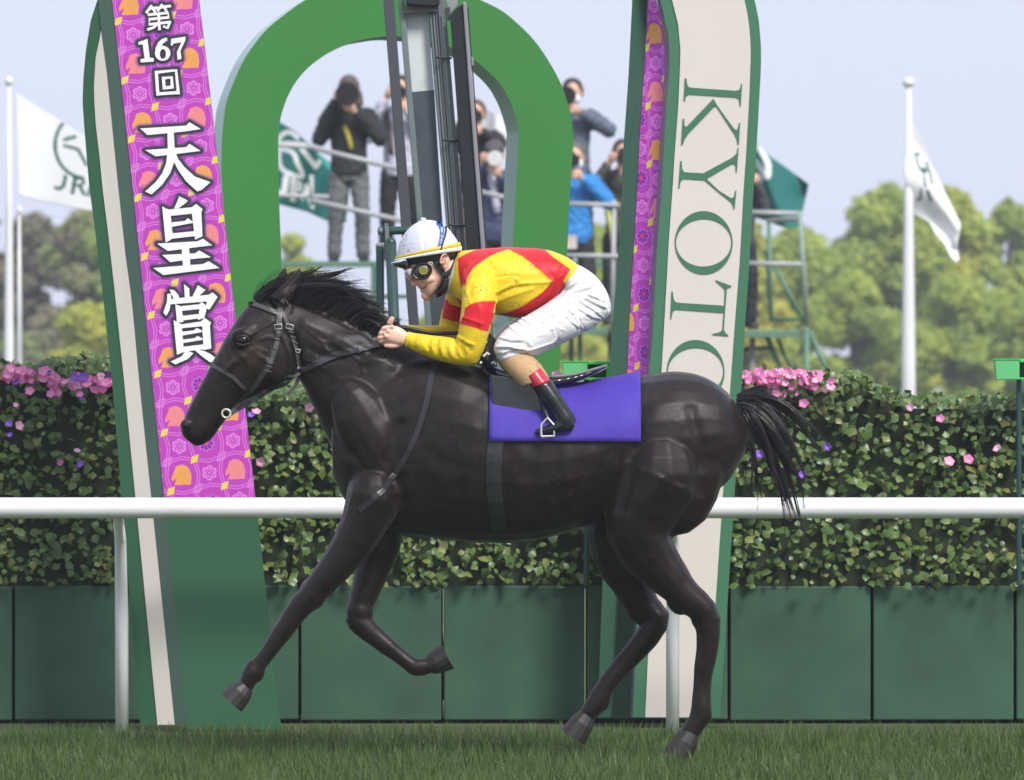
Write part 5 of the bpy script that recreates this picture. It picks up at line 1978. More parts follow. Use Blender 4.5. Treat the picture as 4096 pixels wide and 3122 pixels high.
# neck
mb.ribs(H2([((960, 1180), (1320, 880), .058), ((1060, 1330), (1380, 1000), .058), ((1180, 1470), (1500, 1080), .062), ((1330, 1600), (1700, 1200), .075)]))
# torso and limbs inside the clothes
mb.ribs([(c1(7, 760, 640), c1(7, 760, 900), .10), (c1(7, 1000, 580), c1(7, 900, 980), .155), (c1(7, 1300, 570), c1(7, 1250, 1060), .15), (c1(7, 1600, 640), c1(7, 1560, 930), .11), (c1(7, 1860, 840), c1(7, 1740, 1060), .11)])


def limb_px(mb, pts, rs, **k):
    return mb.limb([W(p[:2], p[2]) for p in pts], rs, **k)


J = lambda x, y, d_: (*c1(7, x, y), d_)
limb_px(mb, [J(930, 800, -.15), J(900, 1100, -.20), J(830, 1420, -.20), J(560, 1390, -.17), J(300, 1320, -.145)], [.052, .046, .038, .036, .030])
limb_px(mb, [J(800, 900, .15), J(720, 1100, .19), J(640, 1290, .19), J(500, 1265, .14), J(330, 1260, .10), J(250, 1245, .085)], [.045, .036, .028, .026, .022, .024])
limb_px(mb, [J(1850, 1010, -.07), J(1600, 1170, -.11), J(1200, 1370, -.19)], [.060, .055, .038])
limb_px(mb, [J(1850, 1010, .07), J(1560, 1160, .11), J(1160, 1350, .19)], [.060, .055, .038])
limb_px(mb, [J(1200, 1420, -.22), J(1370, 1600, -.235), J(1660, 1950, -.285)], [.034, .034, .026])
limb_px(mb, [J(1180, 1400, .22), J(1335, 1580, .235), J(1625, 1930, .285)], [.034, .034, .026])
# near hand: back of the hand, four curled fingers, thumb
HY = -.145
mb.ribs([(jp((300, 1270))[0], jp((280, 1375))[0], .022, HY), (jp((225, 1215))[0], jp((200, 1370))[0], .024, HY), (jp((150, 1200))[0], jp((130, 1350))[0], .024, HY), (jp((105, 1215))[0], jp((80, 1320))[0], .018, HY)], p=2.3)
for k, (kx, ky, tx, ty, ex, ey, r_) in enumerate(((140, 1215, 78, 1220, 62, 1268, .0092), (112, 1250, 52, 1262, 48, 1300, .0092), (92, 1290, 34, 1306, 40, 1335, .0090), (98, 1325, 48, 1338, 78, 1352, .0084))):
    y = HY - .014 + k * .006
    mb.limb([W(c1(7, kx, ky), y), W(c1(7, tx, ty), y - .003), W(c1(7, ex, ey), y + .016), W(c1(7, ex + 42, ey + 6), y + .03)], [r_, r_ * .98, r_ * .9, r_ * .78], 3, 10)
mb.limb([W(c1(7, 220, 1355), HY + .006), W(c1(7, 160, 1375), HY), W(c1(7, 95, 1372), HY + .006)], [.014, .012, .009], 3, 10)
for (kx, ky) in ((150, 1208), (118, 1248), (98, 1290)):
    mb.ball(W(c1(7, kx, ky), HY - .020), .009, 10, 7)
# far hand with its thumb standing up behind
mb.ribs([(jp((250, 1215))[0], jp((235, 1300))[0], .022, .075), (jp((170, 1190))[0], jp((160, 1300))[0], .024, .07), (jp((100, 1200))[0], jp((90, 1290))[0], .02, .065)])
for k in range(4):
    mb.limb([W(c1(7, 105, 1205 + k * 27), .055), W(c1(7, 55, 1212 + k * 27), .045), W(c1(7, 52, 1240 + k * 27), .02), W(c1(7, 92, 1240 + k * 27), .012)], [.010, .010, .009, .008], 3, 10)
mb.limb([W(c1(7, 165, 1245), .0), W(c1(7, 128, 1190), -.075), W(c1(7, 148, 1140), -.085)], [.013, .0135, .0115], 3, 10)
bmesh_, bco = organic(mb, .0033, 2)
Pb = side_px(bco)
skin = np.array(lin((248, 198, 174))) * .95
C = np.tile(skin, (len(bco), 1))


def btint(colr, k):
    global C
    k = np.clip(k, 0, 1)[:, None]
    C = C * (1 - k) + np.array(colr) * k


def gl(pts, w, Pq=None):
    return np.exp(-(line_d(Pb if Pq is None else Pq, pts) / w) ** 2)


btint((.62, .26, .21), .55 * gl(hp((520, 1330), (560, 1370)), 14))
btint((.55, .24, .19), .5 * gl(hp((1080, 880), (1130, 980)), 12))
btint((.60, .28, .24), .7 * gl(hp((655, 1395), (712, 1405)), 5) + .8 * gl(hp((690, 1470), (735, 1470)), 6))
btint((.07, .02, .02), 1.0 * gl(hp((694, 1428), (740, 1410), (778, 1366)), 3.2))
btint((.52, .36, .29), .35 * gl(hp((790, 1480), (900, 1500), (1000, 1420)), 22))          # beard shadow stays with the skin
btint((.55, .24, .20), .6 * gl(jp((30, 1310), (70, 1350)), 10) + .6 * gl(jp((150, 1135), (130, 1170)), 14))
# short dark hair at nape and temple
hair = poly_sd(Pb, hp((1000, 640), (1030, 800), (1075, 780), (1140, 775), (1200, 860), (1215, 900), (1290, 860), (1390, 760), (1390, 560))) < 0
C[hair & (bco[:, 2] > 1.7)] = (.018, .013, .011)
M_SKIN = mat('skin', (1, 1, 1), .46, attr='col', nscale=90, namt=.06, bscale=260, bstr=.12, bdist=.001, sss=.12)
body = place_mesh('body', bmesh_, bco, M_SKIN, JOC, C)
JB = BVHTree.FromPolygons([tuple(c) for c in bco], [tuple(p.vertices) for p in bmesh_.polygons])

# ---- silk shirt
mb = MB()
mb.ribs([(jp((738, 545))[0], jp((650, 900))[0], .075), (jp((800, 535))[0], jp((720, 960))[0], .115), (jp((920, 522))[0], jp((830, 1020))[0], .165), (jp((1100, 508))[0], jp((1010, 1085))[0], .19), (jp((1300, 510))[0], jp((1290, 1130))[0], .185),
         (jp((1460, 520))[0], jp((1470, 1060))[0], .17), (jp((1610, 556))[0], jp((1590, 985))[0], .16), (jp((1740, 622))[0], jp((1650, 905))[0], .155), (jp((1795, 670))[0], jp((1690, 850))[0], .15)], sub=5, n=36, p=2.3)
mb.ball(W(c1(7, 930, 800), -.135), (.075, .06, .085))
limb_px(mb, [J(930, 790, -.135), J(920, 960, -.19), J(890, 1150, -.215), J(835, 1395, -.205), J(800, 1440, -.20)], [.076, .070, .064, .056, .050], sub=5, n=22)
limb_px(mb, [J(830, 1455, -.20), J(700, 1425, -.19), J(560, 1395, -.172), J(420, 1360, -.158), J(300, 1322, -.146)], [.047, .051, .048, .040, .029], sub=5, n=22)
limb_px(mb, [J(790, 880, .135), J(730, 1040, .18), J(680, 1180, .20), J(650, 1290, .19)], [.070, .060, .052, .044], sub=5, n=20)
limb_px(mb, [J(660, 1290, .19), J(500, 1278, .14), J(350, 1262, .105), J(270, 1250, .09)], [.043, .037, .031, .028], sub=5, n=20)


def folds(co, segs, Pq):
    d_ = np.zeros(len(co))
    for pts, w, a, side in segs:
        m = (co[:, 1] < .03) if side == 'n' else ((co[:, 1] > .05) if side == 'f' else np.ones(len(co), bool))
        d_ += a * np.exp(-(line_d(Pq, pts) / w) ** 2) * m
    return d_


SF = []
def f7(w, a, *pts, side='n'):
    SF.append((cr(7, pts), w, a, side))


r = np.random.default_rng(21)
# fanned creases behind the shoulder
for k in range(11):
    t = k / 10
    f7(5 + 3 * r.uniform(), .0042 * (1 if k % 2 else -.8), (1065, 960 - t * 170), (1120 + 30 * t, 900 - t * 130), (1210 + r.uniform(0, 60), 860 - t * 90))
f7(7, .006, (1080, 900), (1200, 850), (1330, 830), (1560, 815))
f7(9, -.005, (1080, 930), (1210, 880), (1330, 855))
f7(8, .005, (1065, 990), (1200, 940), (1380, 880))
f7(8, .004, (1040, 1080), (1200, 1060), (1330, 990), (1460, 910))
f7(7, .004, (1500, 1030), (1560, 960), (1600, 880))
f7(8, -.004, (1480, 1020), (1540, 950), (1580, 870))
f7(6, .004, (840, 1000), (810, 900), (860, 770), (980, 730))
f7(9, -.004, (830, 960), (850, 860))
f7(7, .004, (800, 800), (780, 700), (830, 640))
f7(9, .004, (1170, 540), (1400, 640), (1540, 790))
f7(8, .0035, (1560, 800), (1640, 770), (1710, 700))
f7(6, .0035, (1590, 760), (1650, 690), (1690, 660))
for k in range(9):          # gathers of the forearm sleeve
    x = 470 + k * 38
    f7(5, .0038 * (1 if k % 2 else -.7), (x + 10, 1325), (x, 1390), (x + 25, 1470))
for k in range(4):
    f7(5, .003, (385 + k * 14, 1285 + k * 4), (370 + k * 16, 1350), (400 + k * 22, 1420))
f7(7, .005, (735, 1300), (800, 1340), (870, 1370))
f7(7, -.004, (740, 1330), (800, 1370), (850, 1420))
f7(6, .004, (790, 1130), (860, 1160), (960, 1190))
f7(6, .0035, (900, 1000), (930, 1080), (925, 1200))
f7(6, -.003, (960, 1000), (985, 1100), (960, 1210))
f7(6, .003, (660, 980), (700, 1050), (680, 1140), side='f')
f7(5, .003, (640, 1200), (690, 1230), (740, 1250), side='f')


def shirt_disp(co, no):
    Pq = side_px(co)
    n1 = np.sin(Pq[:, 0] / 23 + 2 * np.sin(Pq[:, 1] / 31)) * np.sin(Pq[:, 1] / 19 + 1.5 * np.sin(Pq[:, 0] / 37))
    return folds(co, SF, Pq) + .0009 * n1


sm_, sco = organic(mb, .0042, 4, shirt_disp)
Ps = side_px(sco)
RED = np.array((.66, .010, .022))
YEL = np.array((.80, .57, .018))


def smooth_in(polys, P_):
    k = np.zeros(len(P_))
    for pl in polys:
        k = np.maximum(k, np.clip(.5 - poly_sd(P_, pl) / 2.2, 0, 1))
    return k


body_red = [jp((730, 610), (785, 575), (905, 524), (1000, 480), (1450, 480), (1560, 590), (1722, 705), (1655, 812), (1562, 814), (1430, 695), (1295, 590), (1172, 528), (1080, 560), (985, 606), (872, 692), (826, 760), (795, 860), (778, 890), (765, 870), (738, 760)),
            jp((1562, 812), (1660, 805), (1700, 880), (1620, 990), (1500, 1100), (1300, 1190), (1000, 1190), (1020, 1098), (1170, 1086), (1300, 1032), (1450, 930), (1520, 862)),
            jp((700, 940), (800, 1000), (800, 1080), (740, 1000))]
near_red = [jp((795, 1046), (850, 1012), (930, 988), (1062, 984), (1075, 1010), (1010, 1256), (960, 1250), (880, 1222), (745, 1186), (790, 1100))]
far_red = [jp((600, 960), (700, 975), (800, 1010), (830, 1060), (780, 1172), (690, 1158), (590, 1130))]
# which sleeve a vertex belongs to, by nearness to the arm axes
def axis_d(axis):
    a = np.array([list(W(p[:2], p[2])) for p in axis])
    dm = np.full(len(sco), 9.0)
    for i in range(len(a) - 1):
        e = a[i + 1] - a[i]
        w = sco - a[i]
        t = np.clip(w @ e / (e @ e), 0, 1)
        dm = np.minimum(dm, np.linalg.norm(w - t[:, None] * e, axis=1))
    return dm


na = axis_d([J(920, 960, -.19), J(890, 1150, -.215), J(835, 1395, -.205), J(560, 1395, -.172), J(300, 1322, -.146)]) < .085
fa = axis_d([J(730, 1040, .18), J(680, 1180, .20), J(650, 1290, .19), J(350, 1262, .105)]) < .075
kb = smooth_in(body_red, Ps)
kn = smooth_in(near_red, Ps)
kf = smooth_in(far_red, Ps)
below = poly_sd(Ps, jp((600, 700), (800, 860), (900, 980), (1065, 984), (1040, 1100), (1000, 1260), (900, 1600), (200, 1500), (200, 1100))) < 0
k = np.where(na & (sco[:, 1] < -.10) & below, kn, np.where(fa & (sco[:, 1] > .09), kf, kb))
C = YEL * (1 - k[:, None]) + RED * k[:, None]
M_SILK = mat('silk_shirt', (1, 1, 1), .50, attr='col', nscale=20, namt=.05, bscale=38, bstr=.22, bdist=.006, spec=.3, sheen=.1, specks=(190, .885, (.14, .085, .03)))
shirt = place_mesh('shirt', sm_, sco, M_SILK, JOC, C)
# collar: yellow band and the white undershirt edge inside it
SB = BVHTree.FromPolygons([tuple(c) for c in sco], [tuple(p.vertices) for p in sm_.polygons])


def collar(name, rows, m):
    mb = MB()
    rings = []
    for a, b, hw in rows:
        A, B = W(a), W(b)
        c = (A + B) / 2
        u = (A - B) / 2
        rings.append([c + u * math.cos(t) + Vector((0, 1, 0)) * hw * math.sin(t) for t in np.linspace(0, 2 * math.pi, 33)[:-1]])
    mb.loft(rings, cap=False)
    o = mb.build(name, m, JOC, smooth=True)
    s_ = o.modifiers.new('thickness', 'SOLIDIFY')
    s_.thickness = .003
    return o


M_YSILK = mat('yellow_silk', tuple(YEL), .42, nscale=20, namt=.08, bscale=45, bstr=.15, bdist=.004, sheen=.3)
collar('collar', [(c1('H', 1368, 735), c1('H', 1230, 1480), .072), (c1('H', 1395, 745), c1('H', 1300, 1520), .078), (c1('H', 1450, 775), c1('H', 1390, 1500), .088), (c1('H', 1470, 830), c1('H', 1420, 1440), .082)], M_YSILK)
collar('undershirt_edge', [(c1('H', 1345, 800), c1('H', 1130, 1510), .066), (c1('H', 1362, 790), c1('H', 1240, 1525), .071), (c1('H', 1380, 800), c1('H', 1300, 1500), .072)], mat('white_cotton', (.78, .77, .76), .8, nscale=30, namt=.04))
# hem of the cuff
for pts, dd, rr in ((((296, 1258), (272, 1392)), -.146, .0315), (((285, 1220), (262, 1285)), .09, .029)):
    A, B = W(c1(7, *pts[0]), dd), W(c1(7, *pts[1]), dd)
    c = (A + B) / 2
    u = (A - B) / 2 * 1.02
    mb = MB()
    mb.tube([c + u * math.cos(t) + Vector((0, 1, 0)) * rr * math.sin(t) for t in np.linspace(0, 2 * math.pi, 24)], .0032, 6, cap=False)
    mb.build('cuff_hem', M_YSILK, JOC, smooth=True)

# ---- breeches
mb = MB()
mb.ribs([(jp((1775, 655))[0], jp((1640, 880))[0], .150), (jp((1850, 690))[0], jp((1660, 960))[0], .158), (jp((1950, 765))[0], jp((1690, 1050))[0], .165), (jp((2035, 880))[0], jp((1740, 1130))[0], .165), (jp((2078, 1000))[0], jp((1800, 1180))[0], .155), (jp((2075, 1080))[0], jp((1850, 1200))[0], .13), (jp((2030, 1145))[0], jp((1930, 1195))[0], .07)], sub=5, n=36, p=2.3)
for s_, dx, dy in ((-1, 0, 0), (1, -35, -20)):
    y = lambda a: s_ * a
    T = lambda x, yy: c1(7, x + dx, yy + dy)
    mb.ribs([(T(1800, 760), T(2070, 1080), .10, y(.085)), (T(1660, 890), T(1960, 1190), .105, y(.10)), (T(1500, 1010), T(1800, 1285), .105, y(.13)), (T(1320, 1120), T(1600, 1382), .098, y(.16)), (T(1180, 1208), T(1420, 1470), .088, y(.19)),
             (T(1090, 1300), T(1310, 1462), .075, y(.205)), (T(1048, 1385), T(1240, 1440), .062, y(.215)), (T(1060, 1450), T(1190, 1448), .050, y(.218))], sub=5, n=26, p=2.15)
    mb.ribs([(T(1052, 1370), T(1290, 1410), .060, y(.21)), (T(1062, 1440), T(1330, 1440), .060, y(.215)), (T(1090, 1490), T(1300, 1462), .056, y(.218)), (T(1112, 1518), T(1240, 1455), .050, y(.22))], sub=4, n=22)
BF = []
def fb(w, a, *pts, side='n'):
    BF.append((cr(7, pts), w, a, side))


for pts in (((1800, 985), (1920, 1060), (2010, 1130)), ((1850, 960), (1950, 1010), (2020, 1040)), ((1790, 1050), (1900, 1120), (1985, 1140)), ((1740, 1090), (1780, 1160), (1800, 1250)), ((1700, 1060), (1760, 1110), (1830, 1230)),
            ((1880, 930), (1960, 960), (2010, 985)), ((1690, 1120), (1730, 1170), (1790, 1215)), ((1560, 1230), (1600, 1310), (1570, 1340)), ((1190, 1215), (1280, 1290), (1330, 1370)), ((1110, 1310), (1200, 1330), (1290, 1330)),
            ((1075, 1390), (1160, 1385), (1270, 1400)), ((1130, 1440), (1220, 1400), (1330, 1410)), ((1320, 1430), (1420, 1400), (1560, 1350)), ((1640, 900), (1760, 830), (1860, 740)), ((1660, 940), (1770, 900), (1900, 860)),
            ((1300, 1140), (1380, 1200), (1400, 1260))):
    fb(4.5, .0066, *pts)
    fb(7.0, -.0048, *[(x + 16, y + 22) for x, y in pts])
r = np.random.default_rng(4)
for k in range(14):
    t = k / 13
    x, y = 1200 + 560 * t, 1215 - 250 * t
    fb(3.2, .0022, (x - 16, y - 22), (x + 16, y + 26))
fb(3.5, .0030, (1180, 1235), (1400, 1130), (1620, 1020), (1780, 950), (1860, 920))
for k in range(24):
    x, y = r.uniform(1150, 1960), 0
    y = np.interp(x, [1150, 2000], [1330, 1000]) + r.normal(0, 70)
    a = r.uniform(-.4, 1.0)
    L = r.uniform(30, 80)
    fb(4.5, r.choice([-1, 1]) * .0026, (x - L * math.cos(a), y - L * math.sin(a)), (x + L * math.cos(a), y + L * math.sin(a)))


def breech_disp(co, no):
    return folds(co, BF, side_px(co))


bm_, bc = organic(mb, .0045, 4, breech_disp)
M_BRE = mat('white_breeches', (.71, .70, .715), .62, nscale=16, namt=.02, bscale=70, bstr=.08, bdist=.003, sheen=.2, specks=(170, 1.00, (.30, .25, .2)))
place_mesh('breeches', bm_, bc, M_BRE, JOC)

# ---- lower legs: tan sock, red cuff, black boot
M_TAN = mat('tan_leggings', (.50, .315, .155), .7, nscale=60, namt=.06, bscale=90, bstr=.12, bdist=.002, specks=(150, .87, (.06, .04, .025)))
M_REDB = mat('red_boot_cuff', (.52, .030, .060), .3, nscale=20, namt=.1, bscale=40, bstr=.2, bdist=.003, specks=(170, .96, (.10, .05, .03)))
M_BOOT = mat('black_boot', (.014, .014, .015), .25, nscale=20, namt=.2, bscale=50, bstr=.1, bdist=.002)
for s_ in (-1, 1):
    dx, dy = (0, 0) if s_ < 0 else (-35, -20)
    T = lambda x, yy: c1(7, x + dx, yy + dy)
    y = lambda a: s_ * a
    mb = MB()
    mb.ribs([(T(1100, 1470), T(1290, 1410), .050, y(.217)), (T(1112, 1530), T(1345, 1445), .054, y(.222)), (T(1150, 1590), T(1410, 1490), .056, y(.232)), (T(1215, 1660), T(1475, 1560), .055, y(.245)), (T(1290, 1740), T(1530, 1650), .05, y(.255))], n=24)
    mb.build('legging', M_TAN, JOC, smooth=True)
    mb = MB()
    mb.ribs([(T(1318, 1664), T(1462, 1568), .059, y(.252)), (T(1345, 1700), T(1500, 1620), .060, y(.257)), (T(1385, 1750), T(1545, 1680), .059, y(.262))], n=24)
    mb.build('boot_cuff', M_REDB, JOC, smooth=True)
    mb = MB()
    mb.ribs([(T(1380, 1745), T(1550, 1672), .057, y(.262)), (T(1470, 1860), T(1630, 1790), .050, y(.275)), (T(1560, 1980), T(1700, 1910), .042, y(.285)), (T(1590, 2050), T(1760, 2010), .040, y(.29)), (T(1600, 2110), T(1740, 2120), .032, y(.29))], n=22)
    mb.ribs([(T(1770, 2020), T(1740, 2120), .030, y(.29)), (T(1640, 2020), T(1630, 2135), .036, y(.29)), (T(1500, 2080), T(1500, 2155), .038, y(.285)), (T(1410, 2115), T(1415, 2160), .026, y(.28))], n=18)
    m_, c_ = organic(mb, .006, 4)
    place_mesh('boot', m_, c_, M_BOOT, JOC)

# ---- helmet with white cover
def h_rings(rows, grow=0.0):
    out = []
    for a, b, hw in rows:
        A, B = Vector(c1('H', *a)), Vector(c1('H', *b))
        if grow:
            t = (A - B).normalized() * grow
            A, B = A + t, B - t
        out.append((tuple(A), tuple(B), hw + grow * .001))
    return out


DOME = [((212, 880), (1400, 690), .100), ((218, 800), (1392, 620), .1015), ((238, 690), (1360, 545), .100), ((285, 540), (1285, 430), .093), ((370, 390), (1190, 310), .080), ((480, 270), (1080, 225), .062), ((590, 195), (965, 170), .042), ((690, 152), (840, 142), .018)]
mb = MB()
mb.ribs(h_rings(DOME), sub=6, n=48)
me_, hc = organic(mb, .0045, 3)
Ph = side_px(hc)
wr = np.zeros(len(hc))
r = np.random.default_rng(12)
for k in range(26):                      # gathered cloth at the front seam
    yy = 330 + k * 16
    L = r.uniform(60, 150)
    pts = hp((640, yy + r.normal(0, 6)), (640 - L * .6, yy + 6), (640 - L, yy + r.normal(14, 8)))
    wr += .0006 * np.exp(-(line_d(Ph, pts) / 2.2) ** 2) * (hc[:, 1] < .02)
seam = hp((655, 170), (660, 400), (672, 600), (700, 745))
wr += .0022 * np.exp(-(line_d(Ph, seam) / 5.5) ** 2) + .0016 * np.exp(-(line_d(Ph, hp((1180, 440), (1225, 600))) / 3) ** 2)
no = np.empty(len(hc) * 3)
me_.vertices.foreach_set('co', hc.ravel())
me_.update()
me_.vertices.foreach_get('normal', no)
hc = hc + no.reshape(-1, 3) * wr[:, None]
CH = np.tile(np.array((.64, .645, .735)), (len(hc), 1))
k = np.exp(-(line_d(Ph, seam) / 7) ** 2)[:, None] * .6
CH = CH * (1 - k) + np.array((.78, .78, .80)) * k
for q in range(95):                     # mud splashes thrown up on the front
    x, y = r.normal(370, 75), r.normal(600, 130)
    if not (250 < x < 560 and 340 < y < 850):
        continue
    s_ = r.uniform(.6, 1.6) if q % 9 else 3.0
    k = np.clip(1.2 - line_d(Ph, hp((x, y), (x + 10, y + 8))) / s_, 0, 1)[:, None] * r.uniform(.4, .9) * (hc[:, 1] < .03)[:, None]
    CH = CH * (1 - k) + np.array((.13, .075, .05)) * k
HEL = place_mesh('helmet', me_, hc, mat('helmet_cover', (1, 1, 1), .5, attr='col', nscale=30, namt=.02, bscale=60, bstr=.06, bdist=.002, sheen=.2), JOC, CH)
HV = BVHTree.FromPolygons([tuple(c) for c in hc], [tuple(p.vertices) for p in me_.polygons])


def band(name, r0, r1, m, grow=1.6):
    mb = MB()
    rows = h_rings([r0, r1], grow)
    rings = []
    for a, b, hw in rows:
        A, B = W(a), W(b)
        c = (A + B) / 2
        u = (A - B) / 2
        rings.append([c + u * math.cos(t) + Vector((0, 1, 0)) * hw * math.sin(t) for t in np.linspace(0, 2 * math.pi, 65)[:-1]])
    mb.loft(rings, cap=False)
    o = mb.build(name, m, JOC, smooth=True)
    s_ = o.modifiers.new('thickness', 'SOLIDIFY')
    s_.thickness = .002
    return o


M_YBAND = mat('yellow_band', (.72, .52, .03), .5, nscale=40, namt=.1, specks=(190, .90, (.16, .11, .03)))
band('helmet_band', ((214, 880), (1398, 640), .1035), ((221, 828), (1376, 562), .1045), M_YBAND, 3.5)
M_HWHITE = mat('helmet_white_trim', (.82, .82, .85), .45, nscale=20, namt=.03)
band('helmet_rim', ((206, 906), (1404, 722), .1030), ((210, 878), (1404, 640), .1040), M_HWHITE, 4.2)
mb = MB()
mb.ball(W(c1('H', 716, 128)), (.0115, .0115, .006), 16, 8)
mb.build('helmet_button', M_HWHITE, JOC, smooth=True)
# peak
mb = MB()
top, bot = [], []
for t in np.linspace(-1.25, 1.25, 25):
    f = math.cos(t / 1.25 * math.pi / 2) ** .7
    xr, yr = 330 - 60 * 0, 905
    a = Vector(c1('H', 430 - 110 * math.cos(t), 880 - 6 * math.cos(t)))
    b = Vector(c1('H', 430 - 110 * math.cos(t) - 215 * f, 880 + 62 * f))
    y = .092 * math.sin(t) / math.sin(1.25)
    top.append((W(tuple(a), y), W(tuple(b), y * .96)))
vs, fs = [], []
for a, b in top:
    vs += [a, b, b + Vector((0, 0, -.004)), a + Vector((0, 0, -.006))]
for i in range(len(top) - 1):
    o_, q_ = i * 4, i * 4 + 4
    fs += [(o_, o_ + 1, q_ + 1, q_), (o_ + 1, o_ + 2, q_ + 2, q_ + 1), (o_ + 2, o_ + 3, q_ + 3, q_ + 2)]
mb.add(vs, fs)
mb.build('helmet_peak', M_HWHITE, JOC, smooth=True)
# black lining and folded visor under the rim
M_BLK = mat('black_padding', (.012, .012, .013), .55, nscale=40, namt=.3, bscale=60, bstr=.3, bdist=.003)
mb = MB()
mb.ribs(h_rings([((235, 880), (1380, 700), .096), ((330, 935), (1376, 760), .094), ((360, 1010), (1372, 830), .088)]), n=40)
mb.build('helmet_lining', M_BLK, JOC, smooth=True)
mb = MB()
mb.ribs(h_rings([((130, 965), (560, 885), .070), ((150, 1005), (520, 930), .072), ((310, 1050), (500, 1000), .070), ((340, 1072), (440, 1062), .06)]), n=24, p=2.6)
mb.build('spare_visor', mat('black_gloss_plastic', (.010, .010, .011), .15, nscale=12, namt=.3, coat=.4), JOC, smooth=True)
# chin harness
def hstrap(name, pts, w, m, bvh, off=.002, thick=.005, yf=-.085):
    mb = MB()
    ribbon(mb, cr('H', pts), w, bvh, yf, off, thick)
    return mb.build(name, m, JOC, smooth=False)


hstrap('chin_strap', [(930, 830), (960, 930), (1010, 1040), (1070, 1120), (1120, 1170)], [27, 20], M_BLK, JB, .003, .006)
hstrap('nape_strap', [(1360, 735), (1358, 830), (1318, 950), (1260, 1060), (1180, 1135), (1110, 1160)], [22, 16], M_BLK, JB, .003, .006)
hstrap('jaw_strap', [(1118, 1150), (1130, 1230), (1115, 1330), (1075, 1440), (1010, 1510), (940, 1535)], [20, 30], M_BLK, JB, .004, .008)
mb = MB()
mb.ribs([(c1('H', 1075, 1210), c1('H', 1205, 1260), .035, -.045), (c1('H', 1060, 1350), c1('H', 1180, 1420), .045, -.035), (c1('H', 1000, 1450), c1('H', 1110, 1520), .05, -.02), (c1('H', 940, 1500), c1('H', 990, 1545), .04, 0)], n=18)
mb.build('chin_cup', M_BLK, JOC, smooth=True)
mb = MB()
c = W(c1('H', 1112, 1148), -.088)
mb.box(c, (.018, .010, .018), 0)
mb.box(c + Vector((.004, -.003, -.004)), (.010, .010, .005), 0)
mb.build('strap_buckle', mat('black_gloss_plastic', (.010, .010, .011), .15), JOC, bevel=.002)
# goggles
GX, GYc = 690, 1100
gy = -.080
mb = MB()
ring = []
for t in np.linspace(0, 2 * math.pi, 49):
    x, y = 178 * math.cos(t), 138 * math.sin(t)
    a = -.42
    X_, Y_ = GX + x * math.cos(a) - y * math.sin(a), GYc + x * math.sin(a) + y * math.cos(a)
    ring.append(W(c1('H', X_, Y_), gy - .003 + .020 * max(0, (560 - X_) / 200)))
mb.tube(ring, .0050, 10, cap=False)
mb.build('goggle_frame', mat('black_gloss_plastic', (.010, .010, .011), .15), JOC, smooth=True)
M_LENS = mat('smoky_lens', (.060, .046, .045), .34, nscale=18, namt=.5, spec=.35)
mb = MB()
rows = []
for k in range(8):
    f = 1 - k / 8
    rr = []
    for t in np.linspace(0, 2 * math.pi, 41)[:-1]:
        x, y = 172 * f * math.cos(t), 132 * f * math.sin(t)
        a = -.42
        X_, Y_ = GX + x * math.cos(a) - y * math.sin(a), GYc + x * math.sin(a) + y * math.cos(a)
        rr.append(W(c1('H', X_, Y_), gy - .010 * (1 - f * f) + .020 * max(0, (560 - X_) / 200)))
    rows.append(rr)
mb.loft(rows)
mb.build('goggle_lens', M_LENS, JOC, smooth=True)
mb = MB()
mb.ribs([(c1('H', 372, 1080), c1('H', 540, 1040), .072), (c1('H', 358, 1140), c1('H', 560, 1110), .074), (c1('H', 390, 1210), c1('H', 560, 1180), .070), (c1('H', 440, 1262), c1('H', 540, 1235), .058), (c1('H', 480, 1275), c1('H', 520, 1262), .04)], n=32, p=2.4)
m_ = mat('clear_lens', (.40, .36, .38), .10, nscale=40, namt=.35, spec=.9, coat=.7, bscale=55, bstr=.5, bdist=.006)
mb.build('front_lens', m_, JOC, smooth=True)
mb = MB()
c = W(c1('H', 718, 1085), gy - .0145)
mb.tube([c, c + Vector((0, -.005, 0)), c + Vector((0, -.0065, 0))], [.0155, .0155, .0125], 24)
mb.build('vent_disc', mat('olive_vent', (.19, .19, .006), .6, nscale=30, namt=.1), JOC, smooth=False)
mb = MB()
mb.tube([c + Vector((.0150 * math.cos(t), -.0055, .0150 * math.sin(t))) for t in np.linspace(0, 2 * math.pi, 30)], .0016, 6, cap=False)
mb.build('vent_rim', mat('pale_olive_rim', (.42, .42, .12), .4, nscale=30, namt=.1), JOC, smooth=True)
mb = MB()
cor = [c1('H', x, y) for x, y in ((820, 925), (885, 940), (880, 990), (825, 970), (820, 925))]
mb.tube([W(p, -.092) for p in cor], .0022, 6)
mb.build('goggle_buckle', M_STEEL, JOC, smooth=True)
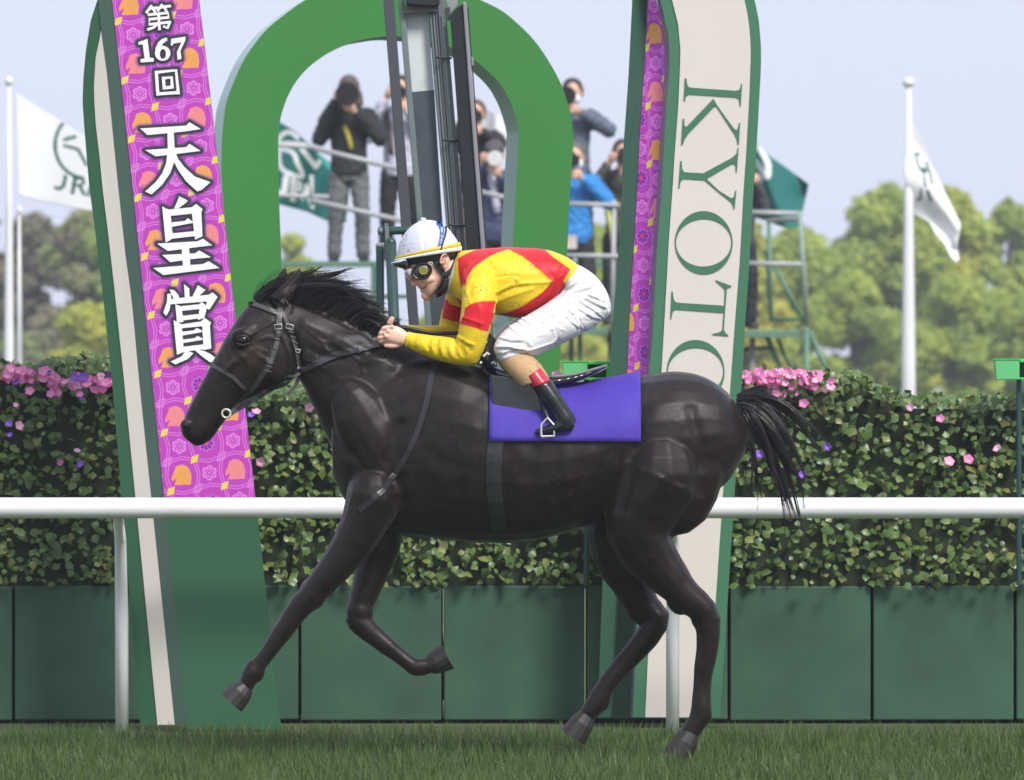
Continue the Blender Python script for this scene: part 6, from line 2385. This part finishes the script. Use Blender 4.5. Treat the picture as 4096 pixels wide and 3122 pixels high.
# goggle strap: blue webbing with white letters, black cord behind
M_BLUE = mat('blue_webbing', (.045, .14, .40), .55, nscale=60, namt=.1, bscale=150, bstr=.2, bdist=.001)
AB = MB()
nv0 = len(hc)
AV = BVHTree.FromPolygons([tuple(c_) for c_ in hc] + [tuple(c_) for c_ in bco], [tuple(p.vertices) for p in me_.polygons] + [tuple(v + nv0 for v in p.vertices) for p in bmesh_.polygons])
hstrap('goggle_strap', [(968, 182), (1010, 200), (1062, 290), (1072, 400), (1055, 520), (1030, 640), (990, 800), (945, 900), (905, 960)], [18, 13], M_BLUE, AV, .004, .004)
hstrap('goggle_cord', [(1125, 262), (1145, 300), (1138, 400), (1105, 520), (1070, 640), (1030, 760), (990, 850)], [6, 6], M_BLK, AV, .006, .004)
def glyph(pts, w):
    mb = MB()
    for s_ in pts:
        q = cr('H', s_)
        P3 = []
        for p in q:
            o_ = W(p)
            h_ = AV.ray_cast(Vector((o_.x, -2, o_.z)), Vector((0, 1, 0)))
            P3.append(Vector((o_.x, (h_[0].y if h_[0] else -.09) - .0105, o_.z)))
        mb.tube(P3, w, 5)
    mb.build('letter', M_HWHITE, JOC)


glyph([[(1072 + 14 * math.cos(t), 462 + 24 * math.sin(t)) for t in np.linspace(0, 6.28, 12)]], .0011)
glyph([[(1040, 506), (1074, 520)], [(1058, 514), (1048, 546)], [(1056, 516), (1078, 544)]], .0011)
glyph([[(1034, 572), (1062, 580)], [(1036, 558), (1032, 590)]], .0011)
glyph([[(1050, 290), (1058, 380)]], .0014)
glyph([[(1072, 290), (1080, 390)]], .0010)

# ---- black whip and rein ends held across the mane, dark strap at the knee
WHIP = empty('whip', W((1700, 1330), -.02), 'thin black whip held in the hand of the jockey along the mane', 'whip')
mb = MB()
mb.tube([W(p, .03) for p in smooth_path(cr(7, [(95, 1195), (180, 1203), (330, 1226), (480, 1262), (620, 1266), (760, 1262)]), 5)], .0085, 10)
mb.build('shaft', M_LEATHERB, WHIP, smooth=True)
mb = MB()
mb.tube([W(p, .05) for p in smooth_path(cr(7, [(150, 1215), (300, 1252), (430, 1275), (540, 1300)]), 5)], .006, 8)
mb.build('loop', M_LEATHERB, WHIP, smooth=True)
NC = empty('number_cloth', W((1965, 1500), -.12), 'black cloth with white figures tucked in front of the knee of the jockey', 'number cloth')
mb = MB()
mb.ribs([(jp((985, 1262))[0], jp((1010, 1258))[0], .05, .02), (jp((975, 1300))[0], jp((1065, 1325))[0], .07, 0), (jp((930, 1380))[0], jp((1052, 1372))[0], .10, -.03), (jp((905, 1440))[0], jp((1060, 1440))[0], .12, -.04), (jp((915, 1490))[0], jp((1075, 1500))[0], .13, -.05), (jp((940, 1560))[0], jp((1080, 1560))[0], .12, -.05)], n=22)
mb.build('cloth', mat('black_cloth', (.012, .012, .014), .6, nscale=50, namt=.2, bscale=70, bstr=.3, bdist=.003), NC, smooth=True)
mb = MB()
for pts in ([(938, 1395), (985, 1330)], [(955, 1470), (990, 1440), (1010, 1455)], [(925, 1520), (940, 1530)], [(1020, 1530), (1050, 1520), (1068, 1540)]):
    mb.tube([W(p, -.165) for p in cr(7, pts)], .006, 6)
mb.build('white_mark', M_HWHITE, NC)
